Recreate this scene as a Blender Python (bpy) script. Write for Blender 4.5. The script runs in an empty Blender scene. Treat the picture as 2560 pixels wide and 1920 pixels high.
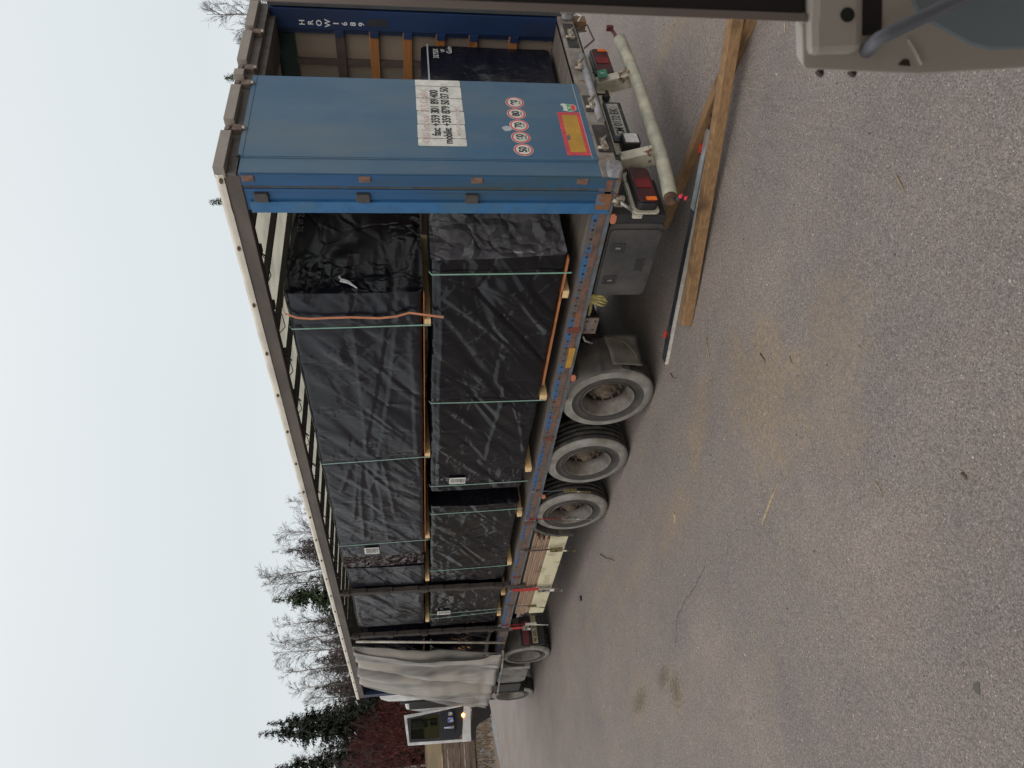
import bpy, math, random
from math import sin, cos, pi, radians as rad, exp, sqrt
from mathutils import Vector, Matrix, noise

S = bpy.context.scene
COL = S.collection
R = random.Random(7)

# ------------------------------------------------------------------ camera
yaw, pitch, roll = 0.65342, -0.13425, -0.02748
fwd = Vector((sin(yaw)*cos(pitch), cos(yaw)*cos(pitch), sin(pitch)))
r0 = Vector((cos(yaw), -sin(yaw), 0)); u0 = r0.cross(fwd)
rgt = r0*cos(roll) + u0*sin(roll); upv = -r0*sin(roll) + u0*cos(roll)
cam = bpy.data.cameras.new("camera"); camo = bpy.data.objects.new("camera", cam); COL.objects.link(camo)
# the phone was held on its side: the picture's left is the world's up
m = Matrix.Identity(4)
for i in range(3):
    m[i][0] = -upv[i]; m[i][1] = rgt[i]; m[i][2] = -fwd[i]
camo.matrix_world = Matrix.Translation((-5.906, -3.470, 2.640)) @ m
cam.sensor_width = 36; cam.lens = 26.126; cam.clip_start = 0.05; cam.clip_end = 2000
cam.dof.use_dof = True; cam.dof.focus_distance = 8.0; cam.dof.aperture_fstop = 9
S.camera = camo

# ------------------------------------------------------------------ world, sun, exposure
W = bpy.data.worlds.new("World"); S.world = W; W.use_nodes = True
nt = W.node_tree; nt.nodes.clear()
out = nt.nodes.new('ShaderNodeOutputWorld'); bg = nt.nodes.new('ShaderNodeBackground')
bg2 = nt.nodes.new('ShaderNodeBackground'); add = nt.nodes.new('ShaderNodeAddShader')
sky = nt.nodes.new('ShaderNodeTexSky'); sky.sky_type = 'NISHITA'; sky.sun_disc = False
sky.sun_elevation = rad(38); sky.sun_rotation = rad(230); sky.air_density = 1; sky.dust_density = 4
bg2.inputs['Strength'].default_value = 0.05; sky.ozone_density = 1; nt.links.new(sky.outputs[0], bg2.inputs[0])
tc = nt.nodes.new('ShaderNodeTexCoord'); sep = nt.nodes.new('ShaderNodeSeparateXYZ'); ramp = nt.nodes.new('ShaderNodeValToRGB')
nt.links.new(tc.outputs['Generated'], sep.inputs[0])
ns = nt.nodes.new('ShaderNodeTexNoise'); ns.inputs['Scale'].default_value = 1.6; ns.inputs['Detail'].default_value = 4
nt.links.new(tc.outputs['Generated'], ns.inputs['Vector'])
mad = nt.nodes.new('ShaderNodeMath'); mad.operation = 'MULTIPLY_ADD'; mad.inputs[1].default_value = 0.14
nt.links.new(ns.outputs['Fac'], mad.inputs[0]); nt.links.new(sep.outputs['Z'], mad.inputs[2]); nt.links.new(mad.outputs[0], ramp.inputs[0])
e = ramp.color_ramp.elements
e[0].position = 0.0; e[0].color = (.61, .60, .60, 1)
e[1].position = 1.0; e[1].color = (1.02, 1.0, .96, 1)
for p_, c_ in ((.16, (.615, .615, .615, 1)), (.29, (.605, .615, .575, 1)), (.52, (.73, .745, .70, 1)), (.64, (.84, .83, .79, 1))):
    k = e.new(p_); k.color = c_
nt.links.new(ramp.outputs[0], bg.inputs[0]); bg.inputs['Strength'].default_value = 1.0
nt.links.new(bg.outputs[0], add.inputs[0]); nt.links.new(bg2.outputs[0], add.inputs[1]); nt.links.new(add.outputs[0], out.inputs[0])
sl = bpy.data.lights.new("sun", 'SUN'); sl.energy = 0.5; sl.angle = rad(30); sl.color = (1, .97, .93)
so = bpy.data.objects.new("sun", sl); COL.objects.link(so)
so.rotation_euler = Vector((-.25, -.75, 1.0)).normalized().to_track_quat('Z', 'Y').to_euler()
vs = S.view_settings; vs.view_transform = 'Standard'; vs.look = 'None'; vs.exposure = 0; vs.gamma = 1
S.cycles.max_bounces = 6; S.cycles.transparent_max_bounces = 12

# ------------------------------------------------------------------ materials
def nd(t, kind, **kw):
    n = t.nodes.new('ShaderNode'+kind)
    for k, v in kw.items():
        if k in n.inputs: n.inputs[k].default_value = v
        else: setattr(n, k, v)
    return n
def lk(t, a, b): t.links.new(a, b)
def rampn(t, src, lo, hi, c0=(0, 0, 0, 1), c1=(1, 1, 1, 1)):
    r = nd(t, 'ValToRGB'); r.color_ramp.elements[0].position = lo; r.color_ramp.elements[1].position = hi
    r.color_ramp.elements[0].color = c0; r.color_ramp.elements[1].color = c1
    lk(t, src, r.inputs[0]); return r
def mixc(t, fac, a, b, mode='MIX'):
    x = nd(t, 'Mix'); x.data_type = 'RGBA'; x.blend_type = mode
    for s, v in ((0, fac), (6, a), (7, b)):
        if hasattr(v, 'is_output'): lk(t, v, x.inputs[s])
        else: x.inputs[s].default_value = v if s == 0 else (*v[:3], 1)
    return x.outputs[2]
def base_mat(name):
    mt = bpy.data.materials.new(name); mt.use_nodes = True; t = mt.node_tree
    b = t.nodes['Principled BSDF']; c = nd(t, 'TexCoord').outputs['Object']
    return mt, t, b, c
def mapped(t, c, sc):
    mp = nd(t, 'Mapping'); mp.inputs['Scale'].default_value = sc; lk(t, c, mp.inputs[0]); return mp.outputs[0]
def M(name, col, rough=.6, metal=0, dirt=None, ds=4, dr=(.45, .62), stretch=(1, 1, 1), rust=None, rs=9, rr=(.6, .66), bump=0, bs=60, spec=.5, grain=.12):
    mt, t, b, c = base_mat(name)
    cur = None
    n0 = nd(t, 'TexNoise', Scale=ds*3.1, Detail=6.0); lk(t, mapped(t, c, stretch), n0.inputs[0])
    lo = tuple(x*(1-grain) for x in col[:3]); hi = tuple(min(1, x*(1+grain)) for x in col[:3])
    cur = mixc(t, rampn(t, n0.outputs[0], .35, .65).outputs[0], lo, hi)
    if dirt:
        n1 = nd(t, 'TexNoise', Scale=float(ds), Detail=8.0, Roughness=.65); lk(t, mapped(t, c, stretch), n1.inputs[0])
        cur = mixc(t, rampn(t, n1.outputs[0], dr[0], dr[1]).outputs[0], cur, dirt)
    rv = None
    if rust:
        n2 = nd(t, 'TexNoise', Scale=float(rs), Detail=10.0, Roughness=.7); lk(t, c, n2.inputs[0])
        rf = rampn(t, n2.outputs[0], rr[0], rr[1]).outputs[0]
        cur = mixc(t, rf, cur, rust)
        rv = nd(t, 'MapRange'); lk(t, rf, rv.inputs[0]); rv.inputs[3].default_value = rough; rv.inputs[4].default_value = .9
        lk(t, rv.outputs[0], b.inputs['Roughness'])
    lk(t, cur, b.inputs['Base Color'])
    if not rv: b.inputs['Roughness'].default_value = rough
    b.inputs['Metallic'].default_value = metal; b.inputs['Specular IOR Level'].default_value = spec
    if bump:
        n3 = nd(t, 'TexNoise', Scale=float(bs), Detail=5.0); lk(t, mapped(t, c, stretch), n3.inputs[0])
        bp = nd(t, 'Bump', Strength=bump, Distance=.01); lk(t, n3.outputs[0], bp.inputs['Height']); lk(t, bp.outputs[0], b.inputs['Normal'])
    return mt
RUST = (.14, .055, .028); DUST = (.20, .175, .15); BROWN = (.085, .062, .05)
blue_door = M('door_paint', (.034, .097, .175), .5, dirt=(.105, .14, .165), ds=1.1, dr=(.38, .75), stretch=(1, 1, .35), grain=.06, bump=.05, bs=14)
blue_post = M('post_paint', (.012, .074, .19), .5, dirt=(.03, .07, .09), ds=2.2, dr=(.45, .7), stretch=(1, 1, .25), rust=RUST, rs=7, rr=(.70, .74))
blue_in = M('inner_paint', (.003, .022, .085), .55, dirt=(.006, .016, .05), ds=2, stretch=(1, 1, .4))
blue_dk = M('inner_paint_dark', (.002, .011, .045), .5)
blue_rail = M('rail_paint', (.035, .11, .24), .55, dirt=(.10, .09, .085), ds=2.4, dr=(.46, .56), rust=(.12, .06, .035), rs=7, rr=(.53, .6))
rust_rail = M('rusty_rail', (.13, .082, .062), .8, dirt=(.08, .05, .04), ds=9, dr=(.45, .6), rust=(.2, .085, .045), rs=5, rr=(.5, .6), bump=.3, bs=90)
grey_lip = M('rail_lip', (.105, .125, .15), .7, dirt=(.10, .08, .07), ds=7, rust=RUST, rs=8, rr=(.58, .66))
rail_brown = M('weathered_rail', (.105, .087, .075), .65, dirt=(.07, .058, .052), ds=3, stretch=(1, .3, 1), grain=.1)
cap_tan = M('roof_cap_metal', (.235, .21, .185), .6, dirt=(.22, .2, .18), ds=3)
cap_dk = M('header_metal', (.10, .088, .08), .6, dirt=(.05, .045, .04), ds=5)
cream = M('roof_edge_vinyl', (.60, .57, .50), .55, dirt=(.40, .37, .32), ds=3, stretch=(1, .4, 1), dr=(.5, .8))
black = M('black_plastic', (.016, .016, .018), .55, dirt=(.05, .046, .042), ds=4, dr=(.5, .8))
dkplas = M('dusty_plastic', (.032, .031, .032), .62, dirt=(.075, .07, .067), ds=3, dr=(.4, .75), bump=.06, bs=120)
flapm = M('mudflap_rubber', (.075, .068, .058), .8, dirt=(.13, .12, .10), ds=5, dr=(.4, .7))
deckm = M('deck_plywood', (.10, .08, .066), .75, dirt=(.17, .15, .13), ds=2.5, stretch=(5, .6, 1), dr=(.4, .7), bump=.2, bs=40)
dark = M('chassis_black', (.022, .021, .02), .75, dirt=(.06, .05, .045), ds=6)
white_st = M('old_white_paint', (.46, .44, .36), .6, dirt=(.24, .21, .16), ds=4, dr=(.5, .75), rust=(.12, .05, .025), rs=7, rr=(.55, .62), bump=.1, bs=50)
bumperm = M('bumper_paint', (.34, .33, .26), .55, dirt=(.13, .125, .11), ds=3.4, dr=(.42, .72), rust=(.05, .03, .02), rs=34, rr=(.665, .69))
bumend = M('tube_end_rust', (.05, .03, .02), .9, rust=(.12, .06, .03), rs=20, rr=(.4, .6))
steel = M('galvanised_steel', (.30, .30, .30), .45, .6, dirt=(.16, .13, .1), ds=14)
zinc = M('dirty_zinc', (.36, .33, .28), .5, .4, dirt=(.14, .1, .07), ds=16, rust=RUST, rs=22, rr=(.58, .64))
greyp = M('grey_plastic', (.15, .145, .145), .5, dirt=(.26, .27, .29), ds=7)
rimm = M('rim_paint', (.15, .14, .125), .6, dirt=(.055, .043, .035), ds=5, dr=(.4, .7), rust=(.09, .05, .035), rs=9, rr=(.64, .7))
rim_dk = M('rim_disc_dark', (.018, .015, .013), .85, dirt=(.035, .028, .022), ds=9, rust=(.08, .045, .03), rs=14, rr=(.6, .68))
hubm = M('hub_metal', (.085, .07, .056), .7, dirt=(.05, .04, .03), ds=18, rust=(.22, .12, .05), rs=16, rr=(.52, .62))
redl = M('red_lens', (.075, .008, .011), .35, dirt=(.022, .012, .014), ds=7, dr=(.42, .6))
orgl = M('amber_lens', (.75, .16, .02), .3)
whl = M('clear_lens', (.6, .6, .6), .15, dirt=(.35, .35, .36), ds=60)
signw = M('sticker_white', (.56, .57, .53), .5, dirt=(.44, .45, .42), ds=5)
ink = M('ink_black', (.02, .02, .022), .5); inkred = M('ink_faded_red', (.50, .34, .33), .5, dirt=(.6, .55, .53), ds=30, dr=(.45, .6))
ringr = M('ring_red', (.50, .06, .06), .5); redtape = M('reflector_red', (.48, .05, .065), .5, dirt=(.38, .05, .06), ds=8)
yeltape = M('reflector_yellow', (.42, .235, .03), .5, dirt=(.34, .19, .03), ds=8)
whitei = M('ink_white', (.62, .64, .66), .5); green = M('green_tape', (.015, .16, .09), .5)
platem = M('plate_white', (.42, .42, .40), .5, dirt=(.3, .29, .27), ds=14); bluep = M('plate_blue', (.03, .06, .14), .5)
plateb = M('plate_frame', (.02, .022, .03), .5, dirt=(.06, .06, .06), ds=12)
strapg = M('green_strap', (.17, .33, .26), .4, dirt=(.24, .33, .31), ds=3); strapo = M('orange_webbing', (.50, .20, .105), .8, dirt=(.42, .17, .09), ds=14)
strapr = M('red_webbing', (.42, .02, .02), .8, dirt=(.25, .02, .02), ds=10); strapk = M('grey_webbing', (.16, .17, .19), .8)
ratch = M('ratchet_olive', (.20, .17, .07), .5, .3, dirt=(.07, .055, .03), ds=30); ratchs = M('ratchet_steel', (.30, .29, .27), .5, .4, dirt=(.1, .08, .07), ds=30)
wood_n = None
def woodmat(name, a, b, sc=(60, 2, 60), rough=.75):
    mt, t, bs, c = base_mat(name)
    n1 = nd(t, 'TexNoise', Scale=1.0, Detail=6.0, Roughness=.6, Distortion=.4); lk(t, mapped(t, c, sc), n1.inputs[0])
    n2 = nd(t, 'TexNoise', Scale=5.0, Detail=4.0); lk(t, c, n2.inputs[0])
    c1 = mixc(t, rampn(t, n1.outputs[0], .3, .7).outputs[0], a, b)
    c2 = mixc(t, rampn(t, n2.outputs[0], .55, .75).outputs[0], c1, tuple(x*.62 for x in a))
    lk(t, c2, bs.inputs['Base Color']); bs.inputs['Roughness'].default_value = rough
    bp = nd(t, 'Bump', Strength=.35, Distance=.004); lk(t, n1.outputs[0], bp.inputs['Height']); lk(t, bp.outputs[0], bs.inputs['Normal'])
    return mt
pine = woodmat('pine_wood', (.60, .40, .19), (.72, .52, .28), (40, 8, 40))
pine_end = woodmat('pine_end', (.62, .50, .28), (.74, .62, .40), (40, 40, 40))
orangewood = woodmat('red_pine', (.28, .10, .04), (.40, .16, .06), (2, 6, 40))
lathw = woodmat('varnished_lath', (.20, .08, .02), (.33, .14, .045), (30, 2, 60))
oldwood = woodmat('old_timber', (.15, .082, .036), (.27, .16, .075), (34, 3, 34))
boardw = woodmat('grey_board', (.24, .155, .105), (.38, .27, .19), (30, 2, 50))
palew = woodmat('pale_board', (.50, .46, .31), (.60, .56, .40), (20, 1.5, 8))

def wrapmat(name, base, rough, cs=1.0, tint=None, st=.35, crum=0.0, spec=.36, wave=.7):
    mt, t, b, c = base_mat(name)
    b.inputs['Specular IOR Level'].default_value = spec
    # large facets: a slightly warped cell pattern, its height linear inside each cell
    wn = nd(t, 'TexNoise', Scale=2.0, Detail=3.0); lk(t, c, wn.inputs[0])
    va = nd(t, 'VectorMath', operation='MULTIPLY_ADD'); lk(t, wn.outputs[1], va.inputs[0]); va.inputs[1].default_value = (.35, .35, .35); lk(t, c, va.inputs[2])
    v1 = nd(t, 'TexVoronoi', Scale=3.0*cs); v1.feature = 'DISTANCE_TO_EDGE'; lk(t, va.outputs[0], v1.inputs['Vector'])
    v2 = nd(t, 'TexVoronoi', Scale=8.0*cs); v2.feature = 'DISTANCE_TO_EDGE'; lk(t, va.outputs[0], v2.inputs['Vector'])
    v3 = nd(t, 'TexVoronoi', Scale=26.0*cs); v3.feature = 'F1'; lk(t, va.outputs[0], v3.inputs['Vector'])
    g = nd(t, 'TexNoise', Scale=1.5, Detail=4.0, Roughness=.6); lk(t, c, g.inputs[0])
    gate = rampn(t, g.outputs[0], .50-crum*.4, .64-crum*.4)
    mn = nd(t, 'Math', operation='MINIMUM'); lk(t, v1.outputs[0], mn.inputs[0]); mn.inputs[1].default_value = .05
    m0 = nd(t, 'Math', operation='MULTIPLY'); lk(t, mn.outputs[0], m0.inputs[0]); m0.inputs[1].default_value = 1.2+8*crum
    m1 = nd(t, 'Math', operation='MULTIPLY'); lk(t, v2.outputs[0], m1.inputs[0]); lk(t, gate.outputs[0], m1.inputs[1])
    m1b = nd(t, 'Math', operation='MULTIPLY'); lk(t, m1.outputs[0], m1b.inputs[0]); m1b.inputs[1].default_value = .7+3*crum
    m2 = nd(t, 'Math', operation='MULTIPLY'); lk(t, v3.outputs[0], m2.inputs[0]); lk(t, gate.outputs[0], m2.inputs[1])
    m2b = nd(t, 'Math', operation='MULTIPLY'); lk(t, m2.outputs[0], m2b.inputs[0]); m2b.inputs[1].default_value = .04+.3*crum
    # soft slanting waves
    mp0 = nd(t, 'Mapping'); mp0.inputs['Rotation'].default_value = (.62, 0, 0); lk(t, c, mp0.inputs[0]); mp = nd(t, 'Mapping'); mp.inputs['Scale'].default_value = (1, .8, 4.2); lk(t, mp0.outputs[0], mp.inputs[0])
    wv = nd(t, 'TexNoise', Scale=1.15, Detail=.6, Distortion=.9); lk(t, mp.outputs[0], wv.inputs[0])
    wm = nd(t, 'Math', operation='MULTIPLY'); lk(t, wv.outputs[0], wm.inputs[0]); wm.inputs[1].default_value = wave
    s1 = nd(t, 'Math', operation='ADD'); lk(t, m0.outputs[0], s1.inputs[0]); lk(t, m1b.outputs[0], s1.inputs[1])
    s2 = nd(t, 'Math', operation='ADD'); lk(t, s1.outputs[0], s2.inputs[0]); lk(t, m2b.outputs[0], s2.inputs[1])
    s3 = nd(t, 'Math', operation='ADD'); lk(t, s2.outputs[0], s3.inputs[0]); lk(t, wm.outputs[0], s3.inputs[1])
    bp = nd(t, 'Bump', Strength=st, Distance=.06); lk(t, s3.outputs[0], bp.inputs['Height']); lk(t, bp.outputs[0], b.inputs['Normal'])
    n6 = nd(t, 'TexNoise', Scale=1.7, Detail=5.0); lk(t, c, n6.inputs[0])
    rr = nd(t, 'MapRange'); lk(t, n6.outputs[0], rr.inputs[0]); rr.inputs[1].default_value = .35; rr.inputs[2].default_value = .65; rr.inputs[3].default_value = rough*.8; rr.inputs[4].default_value = rough*1.25
    lk(t, rr.outputs[0], b.inputs['Roughness'])
    lk(t, mixc(t, rampn(t, n6.outputs[0], .4, .7).outputs[0], base, tint or tuple(x*1.6 for x in base)), b.inputs['Base Color'])
    return mt
wrap_m = wrapmat('black_wrap', (.0026, .0029, .0052), .21, .55, st=.8, spec=.36, wave=.8)
wrap_g = wrapmat('black_wrap_dusty', (.0055, .0060, .0105), .28, .45, st=.75, spec=.38, wave=.7)
wrap_s = wrapmat('crumpled_foil', (.075, .073, .083), .36, .5, (.16, .157, .175), .6, .7, 1.0, 1.6)
wrap_r = wrapmat('brown_foil', (.022, .008, .008), .16, .9, (.035, .02, .02), 1.0, .8, .8, 2.0)

def tarp(name, col, trans, rough=.6, dirt=None, stretch=(1, 1, .25)):
    mt, t, b, c = base_mat(name)
    n = nd(t, 'TexNoise', Scale=3.0, Detail=6.0); lk(t, mapped(t, c, stretch), n.inputs[0])
    cc = mixc(t, rampn(t, n.outputs[0], .42, .68).outputs[0], col, dirt or tuple(x*.7 for x in col))
    lk(t, cc, b.inputs['Base Color']); b.inputs['Roughness'].default_value = rough
    if trans:
        tr = nd(t, 'BsdfTranslucent'); lk(t, cc, tr.inputs[0]); mx = nd(t, 'MixShader'); mx.inputs[0].default_value = trans
        lk(t, b.outputs[0], mx.inputs[1]); lk(t, tr.outputs[0], mx.inputs[2]); lk(t, mx.outputs[0], t.nodes['Material Output'].inputs[0])
    return mt
roof_t = tarp('roof_tarpaulin', (.62, .60, .50), .5)
side_t = tarp('curtain_tarpaulin', (.40, .33, .27), .5, dirt=(.30, .27, .25))
curt_m = tarp('curtain_grey', (.30, .285, .262), .03, .45, (.10, .10, .098), (.5, 1.7, .30))
tyre_m, t, b, c = base_mat('tyre_rubber')      # dusty sidewalls
n1 = nd(t, 'TexNoise', Scale=7.0, Detail=6.0); lk(t, c, n1.inputs[0])
lk(t, mixc(t, rampn(t, n1.outputs[0], .35, .7).outputs[0], (.245, .24, .225), (.145, .135, .115)), b.inputs['Base Color']); b.inputs['Roughness'].default_value = .85
tyre_b = M('tyre_bead', (.038, .035, .032), .8, dirt=(.075, .068, .06), ds=5, dr=(.5, .7))
tread_m = M('tread_rubber', (.022, .022, .022), .85, dirt=(.055, .05, .045), ds=9)

def ground_mat():
    mt, t, b, c = base_mat('asphalt')
    big = nd(t, 'TexNoise', Scale=.55, Detail=6.0, Roughness=.6); lk(t, c, big.inputs[0])
    med = nd(t, 'TexNoise', Scale=4.0, Detail=8.0, Roughness=.7); lk(t, c, med.inputs[0])
    vor = nd(t, 'TexVoronoi', Scale=135.0); lk(t, c, vor.inputs['Vector'])
    vor2 = nd(t, 'TexVoronoi', Scale=62.0); lk(t, c, vor2.inputs['Vector'])
    col = mixc(t, rampn(t, big.outputs[0], .35, .65).outputs[0], (.160, .145, .143), (.218, .192, .177))
    col = mixc(t, rampn(t, med.outputs[0], .35, .7).outputs[0], col, (.195, .168, .152))
    # stones of mixed brightness
    sepc = nd(t, 'SeparateColor'); lk(t, vor.outputs['Color'], sepc.inputs[0])
    st = rampn(t, sepc.outputs[0], .0, 1.0, (.62, .61, .60, 1), (1.48, 1.44, 1.41, 1))
    col = mixc(t, .8, col, st.outputs[0], 'MULTIPLY')
    sep2 = nd(t, 'SeparateColor'); lk(t, vor2.outputs['Color'], sep2.inputs[0])
    gl = rampn(t, sep2.outputs[1], .86, .90); near = rampn(t, vor2.outputs['Distance'], .15, .3, (1, 1, 1, 1), (0, 0, 0, 1))
    mm = nd(t, 'Math', operation='MULTIPLY'); lk(t, gl.outputs[0], mm.inputs[0]); lk(t, near.outputs[0], mm.inputs[1])
    col = mixc(t, mm.outputs[0], col, (.46, .43, .40))
    gl2 = rampn(t, sep2.outputs[2], .95, .965); mm2 = nd(t, 'Math', operation='MULTIPLY'); lk(t, gl2.outputs[0], mm2.inputs[0]); lk(t, near.outputs[0], mm2.inputs[1])
    col = mixc(t, mm2.outputs[0], col, (.075, .068, .066))
    # drifts of sawdust and sand: spots at fixed places with ragged edges
    sep3 = nd(t, 'SeparateXYZ'); lk(t, c, sep3.inputs[0])
    wn = nd(t, 'TexNoise', Scale=2.3, Detail=9.0, Roughness=.75); lk(t, c, wn.inputs[0])
    wf = nd(t, 'TexNoise', Scale=13.0, Detail=8.0, Roughness=.75); lk(t, mapped(t, c, (1, .45, 1)), wf.inputs[0])
    wsum = nd(t, 'Math', operation='MULTIPLY_ADD'); lk(t, wf.outputs[0], wsum.inputs[0]); wsum.inputs[1].default_value = .62; lk(t, wn.outputs[0], wsum.inputs[2])
    total = None
    for (cx, cy, rx, ry, ang, amp) in ((-2.75, .80, .62, .55, .5, 1.0), (-3.95, 4.45, .30, .22, .3, .9), (-3.65, 5.9, .3, .5, .3, .55), (-2.22, 2.1, .20, .75, .45, .85), (-2.6, 3.1, .26, .7, .2, .7), (-2.4, 4.9, .14, 1.2, .1, .55),
                                       (-3.05, -.1, .3, .5, .3, .6), (-2.0, 7.5, .12, 1.8, .05, .5), (.9, -.35, .16, 1.3, -.45, .8), (.3, -.9, .12, .9, -.45, .75), (-3.4, .2, .5, .3, 0, .4)):
        dx = nd(t, 'Math', operation='SUBTRACT'); lk(t, sep3.outputs[0], dx.inputs[0]); dx.inputs[1].default_value = cx
        dy = nd(t, 'Math', operation='SUBTRACT'); lk(t, sep3.outputs[1], dy.inputs[0]); dy.inputs[1].default_value = cy
        def lin(a, bb):
            x = nd(t, 'Math', operation='MULTIPLY'); lk(t, dx.outputs[0], x.inputs[0]); x.inputs[1].default_value = a
            y = nd(t, 'Math', operation='MULTIPLY_ADD'); lk(t, dy.outputs[0], y.inputs[0]); y.inputs[1].default_value = bb; lk(t, x.outputs[0], y.inputs[2])
            q = nd(t, 'Math', operation='POWER'); ab = nd(t, 'Math', operation='ABSOLUTE'); lk(t, y.outputs[0], ab.inputs[0]); lk(t, ab.outputs[0], q.inputs[0]); q.inputs[1].default_value = 2; return q
        q1 = lin(cos(ang)/rx, sin(ang)/rx); q2 = lin(-sin(ang)/ry, cos(ang)/ry)
        s = nd(t, 'Math', operation='ADD'); lk(t, q1.outputs[0], s.inputs[0]); lk(t, q2.outputs[0], s.inputs[1])
        s2 = nd(t, 'Math', operation='MULTIPLY_ADD'); lk(t, wsum.outputs[0], s2.inputs[0]); s2.inputs[1].default_value = 6.5; lk(t, s.outputs[0], s2.inputs[2])
        r = nd(t, 'MapRange'); r.interpolation_type = 'SMOOTHSTEP'; lk(t, s2.outputs[0], r.inputs[0]); r.inputs[1].default_value = 6.55; r.inputs[2].default_value = 5.5; r.inputs[3].default_value = 0; r.inputs[4].default_value = amp
        if total is None: total = r.outputs[0]
        else:
            x = nd(t, 'Math', operation='MAXIMUM'); lk(t, total, x.inputs[0]); lk(t, r.outputs[0], x.inputs[1]); total = x.outputs[0]
    gen = nd(t, 'TexNoise', Scale=.8, Detail=9.0, Roughness=.72); lk(t, mapped(t, c, (1, .35, 1)), gen.inputs[0])
    g = nd(t, 'MapRange'); lk(t, gen.outputs[0], g.inputs[0]); g.inputs[1].default_value = .52; g.inputs[2].default_value = .74; g.inputs[4].default_value = .28
    x = nd(t, 'Math', operation='MAXIMUM'); lk(t, total, x.inputs[0]); lk(t, g.outputs[0], x.inputs[1])
    fine = nd(t, 'TexNoise', Scale=26.0, Detail=5.0, Roughness=.7); lk(t, c, fine.inputs[0])
    fm = rampn(t, fine.outputs[0], .22, .46); mm3 = nd(t, 'Math', operation='MULTIPLY'); lk(t, x.outputs[0], mm3.inputs[0]); lk(t, fm.outputs[0], mm3.inputs[1])
    sand = mixc(t, rampn(t, fine.outputs[0], .35, .65).outputs[0], (.175, .140, .108), (.285, .232, .180))
    col = mixc(t, mm3.outputs[0], col, sand)
    vor3 = nd(t, 'TexVoronoi', Scale=130.0); lk(t, c, vor3.inputs['Vector']); sp4 = nd(t, 'SeparateColor'); lk(t, vor3.outputs['Color'], sp4.inputs[0])
    col = mixc(t, .5, col, rampn(t, sp4.outputs[0], 0, 1, (.62, .62, .62, 1), (1.4, 1.38, 1.35, 1)).outputs[0], 'MULTIPLY')
    cl = nd(t, 'TexNoise', Scale=1.1, Detail=5.0, Roughness=.6); lk(t, mapped(t, c, (1, .6, 1)), cl.inputs[0])
    col = mixc(t, 1.0, col, rampn(t, cl.outputs[0], .35, .65, (.93, .93, .95, 1), (1.10, 1.09, 1.07, 1)).outputs[0], 'MULTIPLY')
    # two stains of rotten leaves and mud, ragged
    for (cx, cy, rx, ry) in ((-3.93, 4.42, .16, .20), (-3.72, 4.75, .10, .22), (-3.68, 5.85, .12, .35)):
        dv = nd(t, 'VectorMath', operation='SUBTRACT'); lk(t, c, dv.inputs[0]); dv.inputs[1].default_value = (cx, cy, 0)
        dm = nd(t, 'VectorMath', operation='MULTIPLY'); lk(t, dv.outputs[0], dm.inputs[0]); dm.inputs[1].default_value = (1/rx, 1/ry, 0)
        ln = nd(t, 'VectorMath', operation='LENGTH'); lk(t, dm.outputs[0], ln.inputs[0])
        q = nd(t, 'Math', operation='MULTIPLY_ADD'); lk(t, fine.outputs[0], q.inputs[0]); q.inputs[1].default_value = 5.0; lk(t, ln.outputs['Value'], q.inputs[2])
        r = nd(t, 'MapRange'); lk(t, q.outputs[0], r.inputs[0]); r.inputs[1].default_value = 3.75; r.inputs[2].default_value = 2.9; r.inputs[3].default_value = 0; r.inputs[4].default_value = .8
        col = mixc(t, r.outputs[0], col, (.115, .095, .066))
    lk(t, col, b.inputs['Base Color']); b.inputs['Roughness'].default_value = .85; b.inputs['Specular IOR Level'].default_value = .3
    bp = nd(t, 'Bump', Strength=.7, Distance=.006); lk(t, vor.outputs['Distance'], bp.inputs['Height']); lk(t, bp.outputs[0], b.inputs['Normal'])
    return mt
asphalt = ground_mat()
verge_m = M('dead_grass_soil', (.10, .075, .055), .95, dirt=(.11, .11, .115), ds=.35, dr=(.45, .55), stretch=(.4, 1.6, 1), rust=(.16, .085, .03), rs=.9, rr=(.5, .58))
grassy = M('dry_grass', (.25, .17, .07), .95, dirt=(.13, .11, .05), ds=.12, dr=(.4, .6))
gravel_m = M('wet_gravel', (.20, .20, .21), .8, dirt=(.12, .10, .09), ds=5)
grassblade = M('grass_blade', (.115, .072, .036), .9, dirt=(.06, .052, .032), ds=.6)

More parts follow.
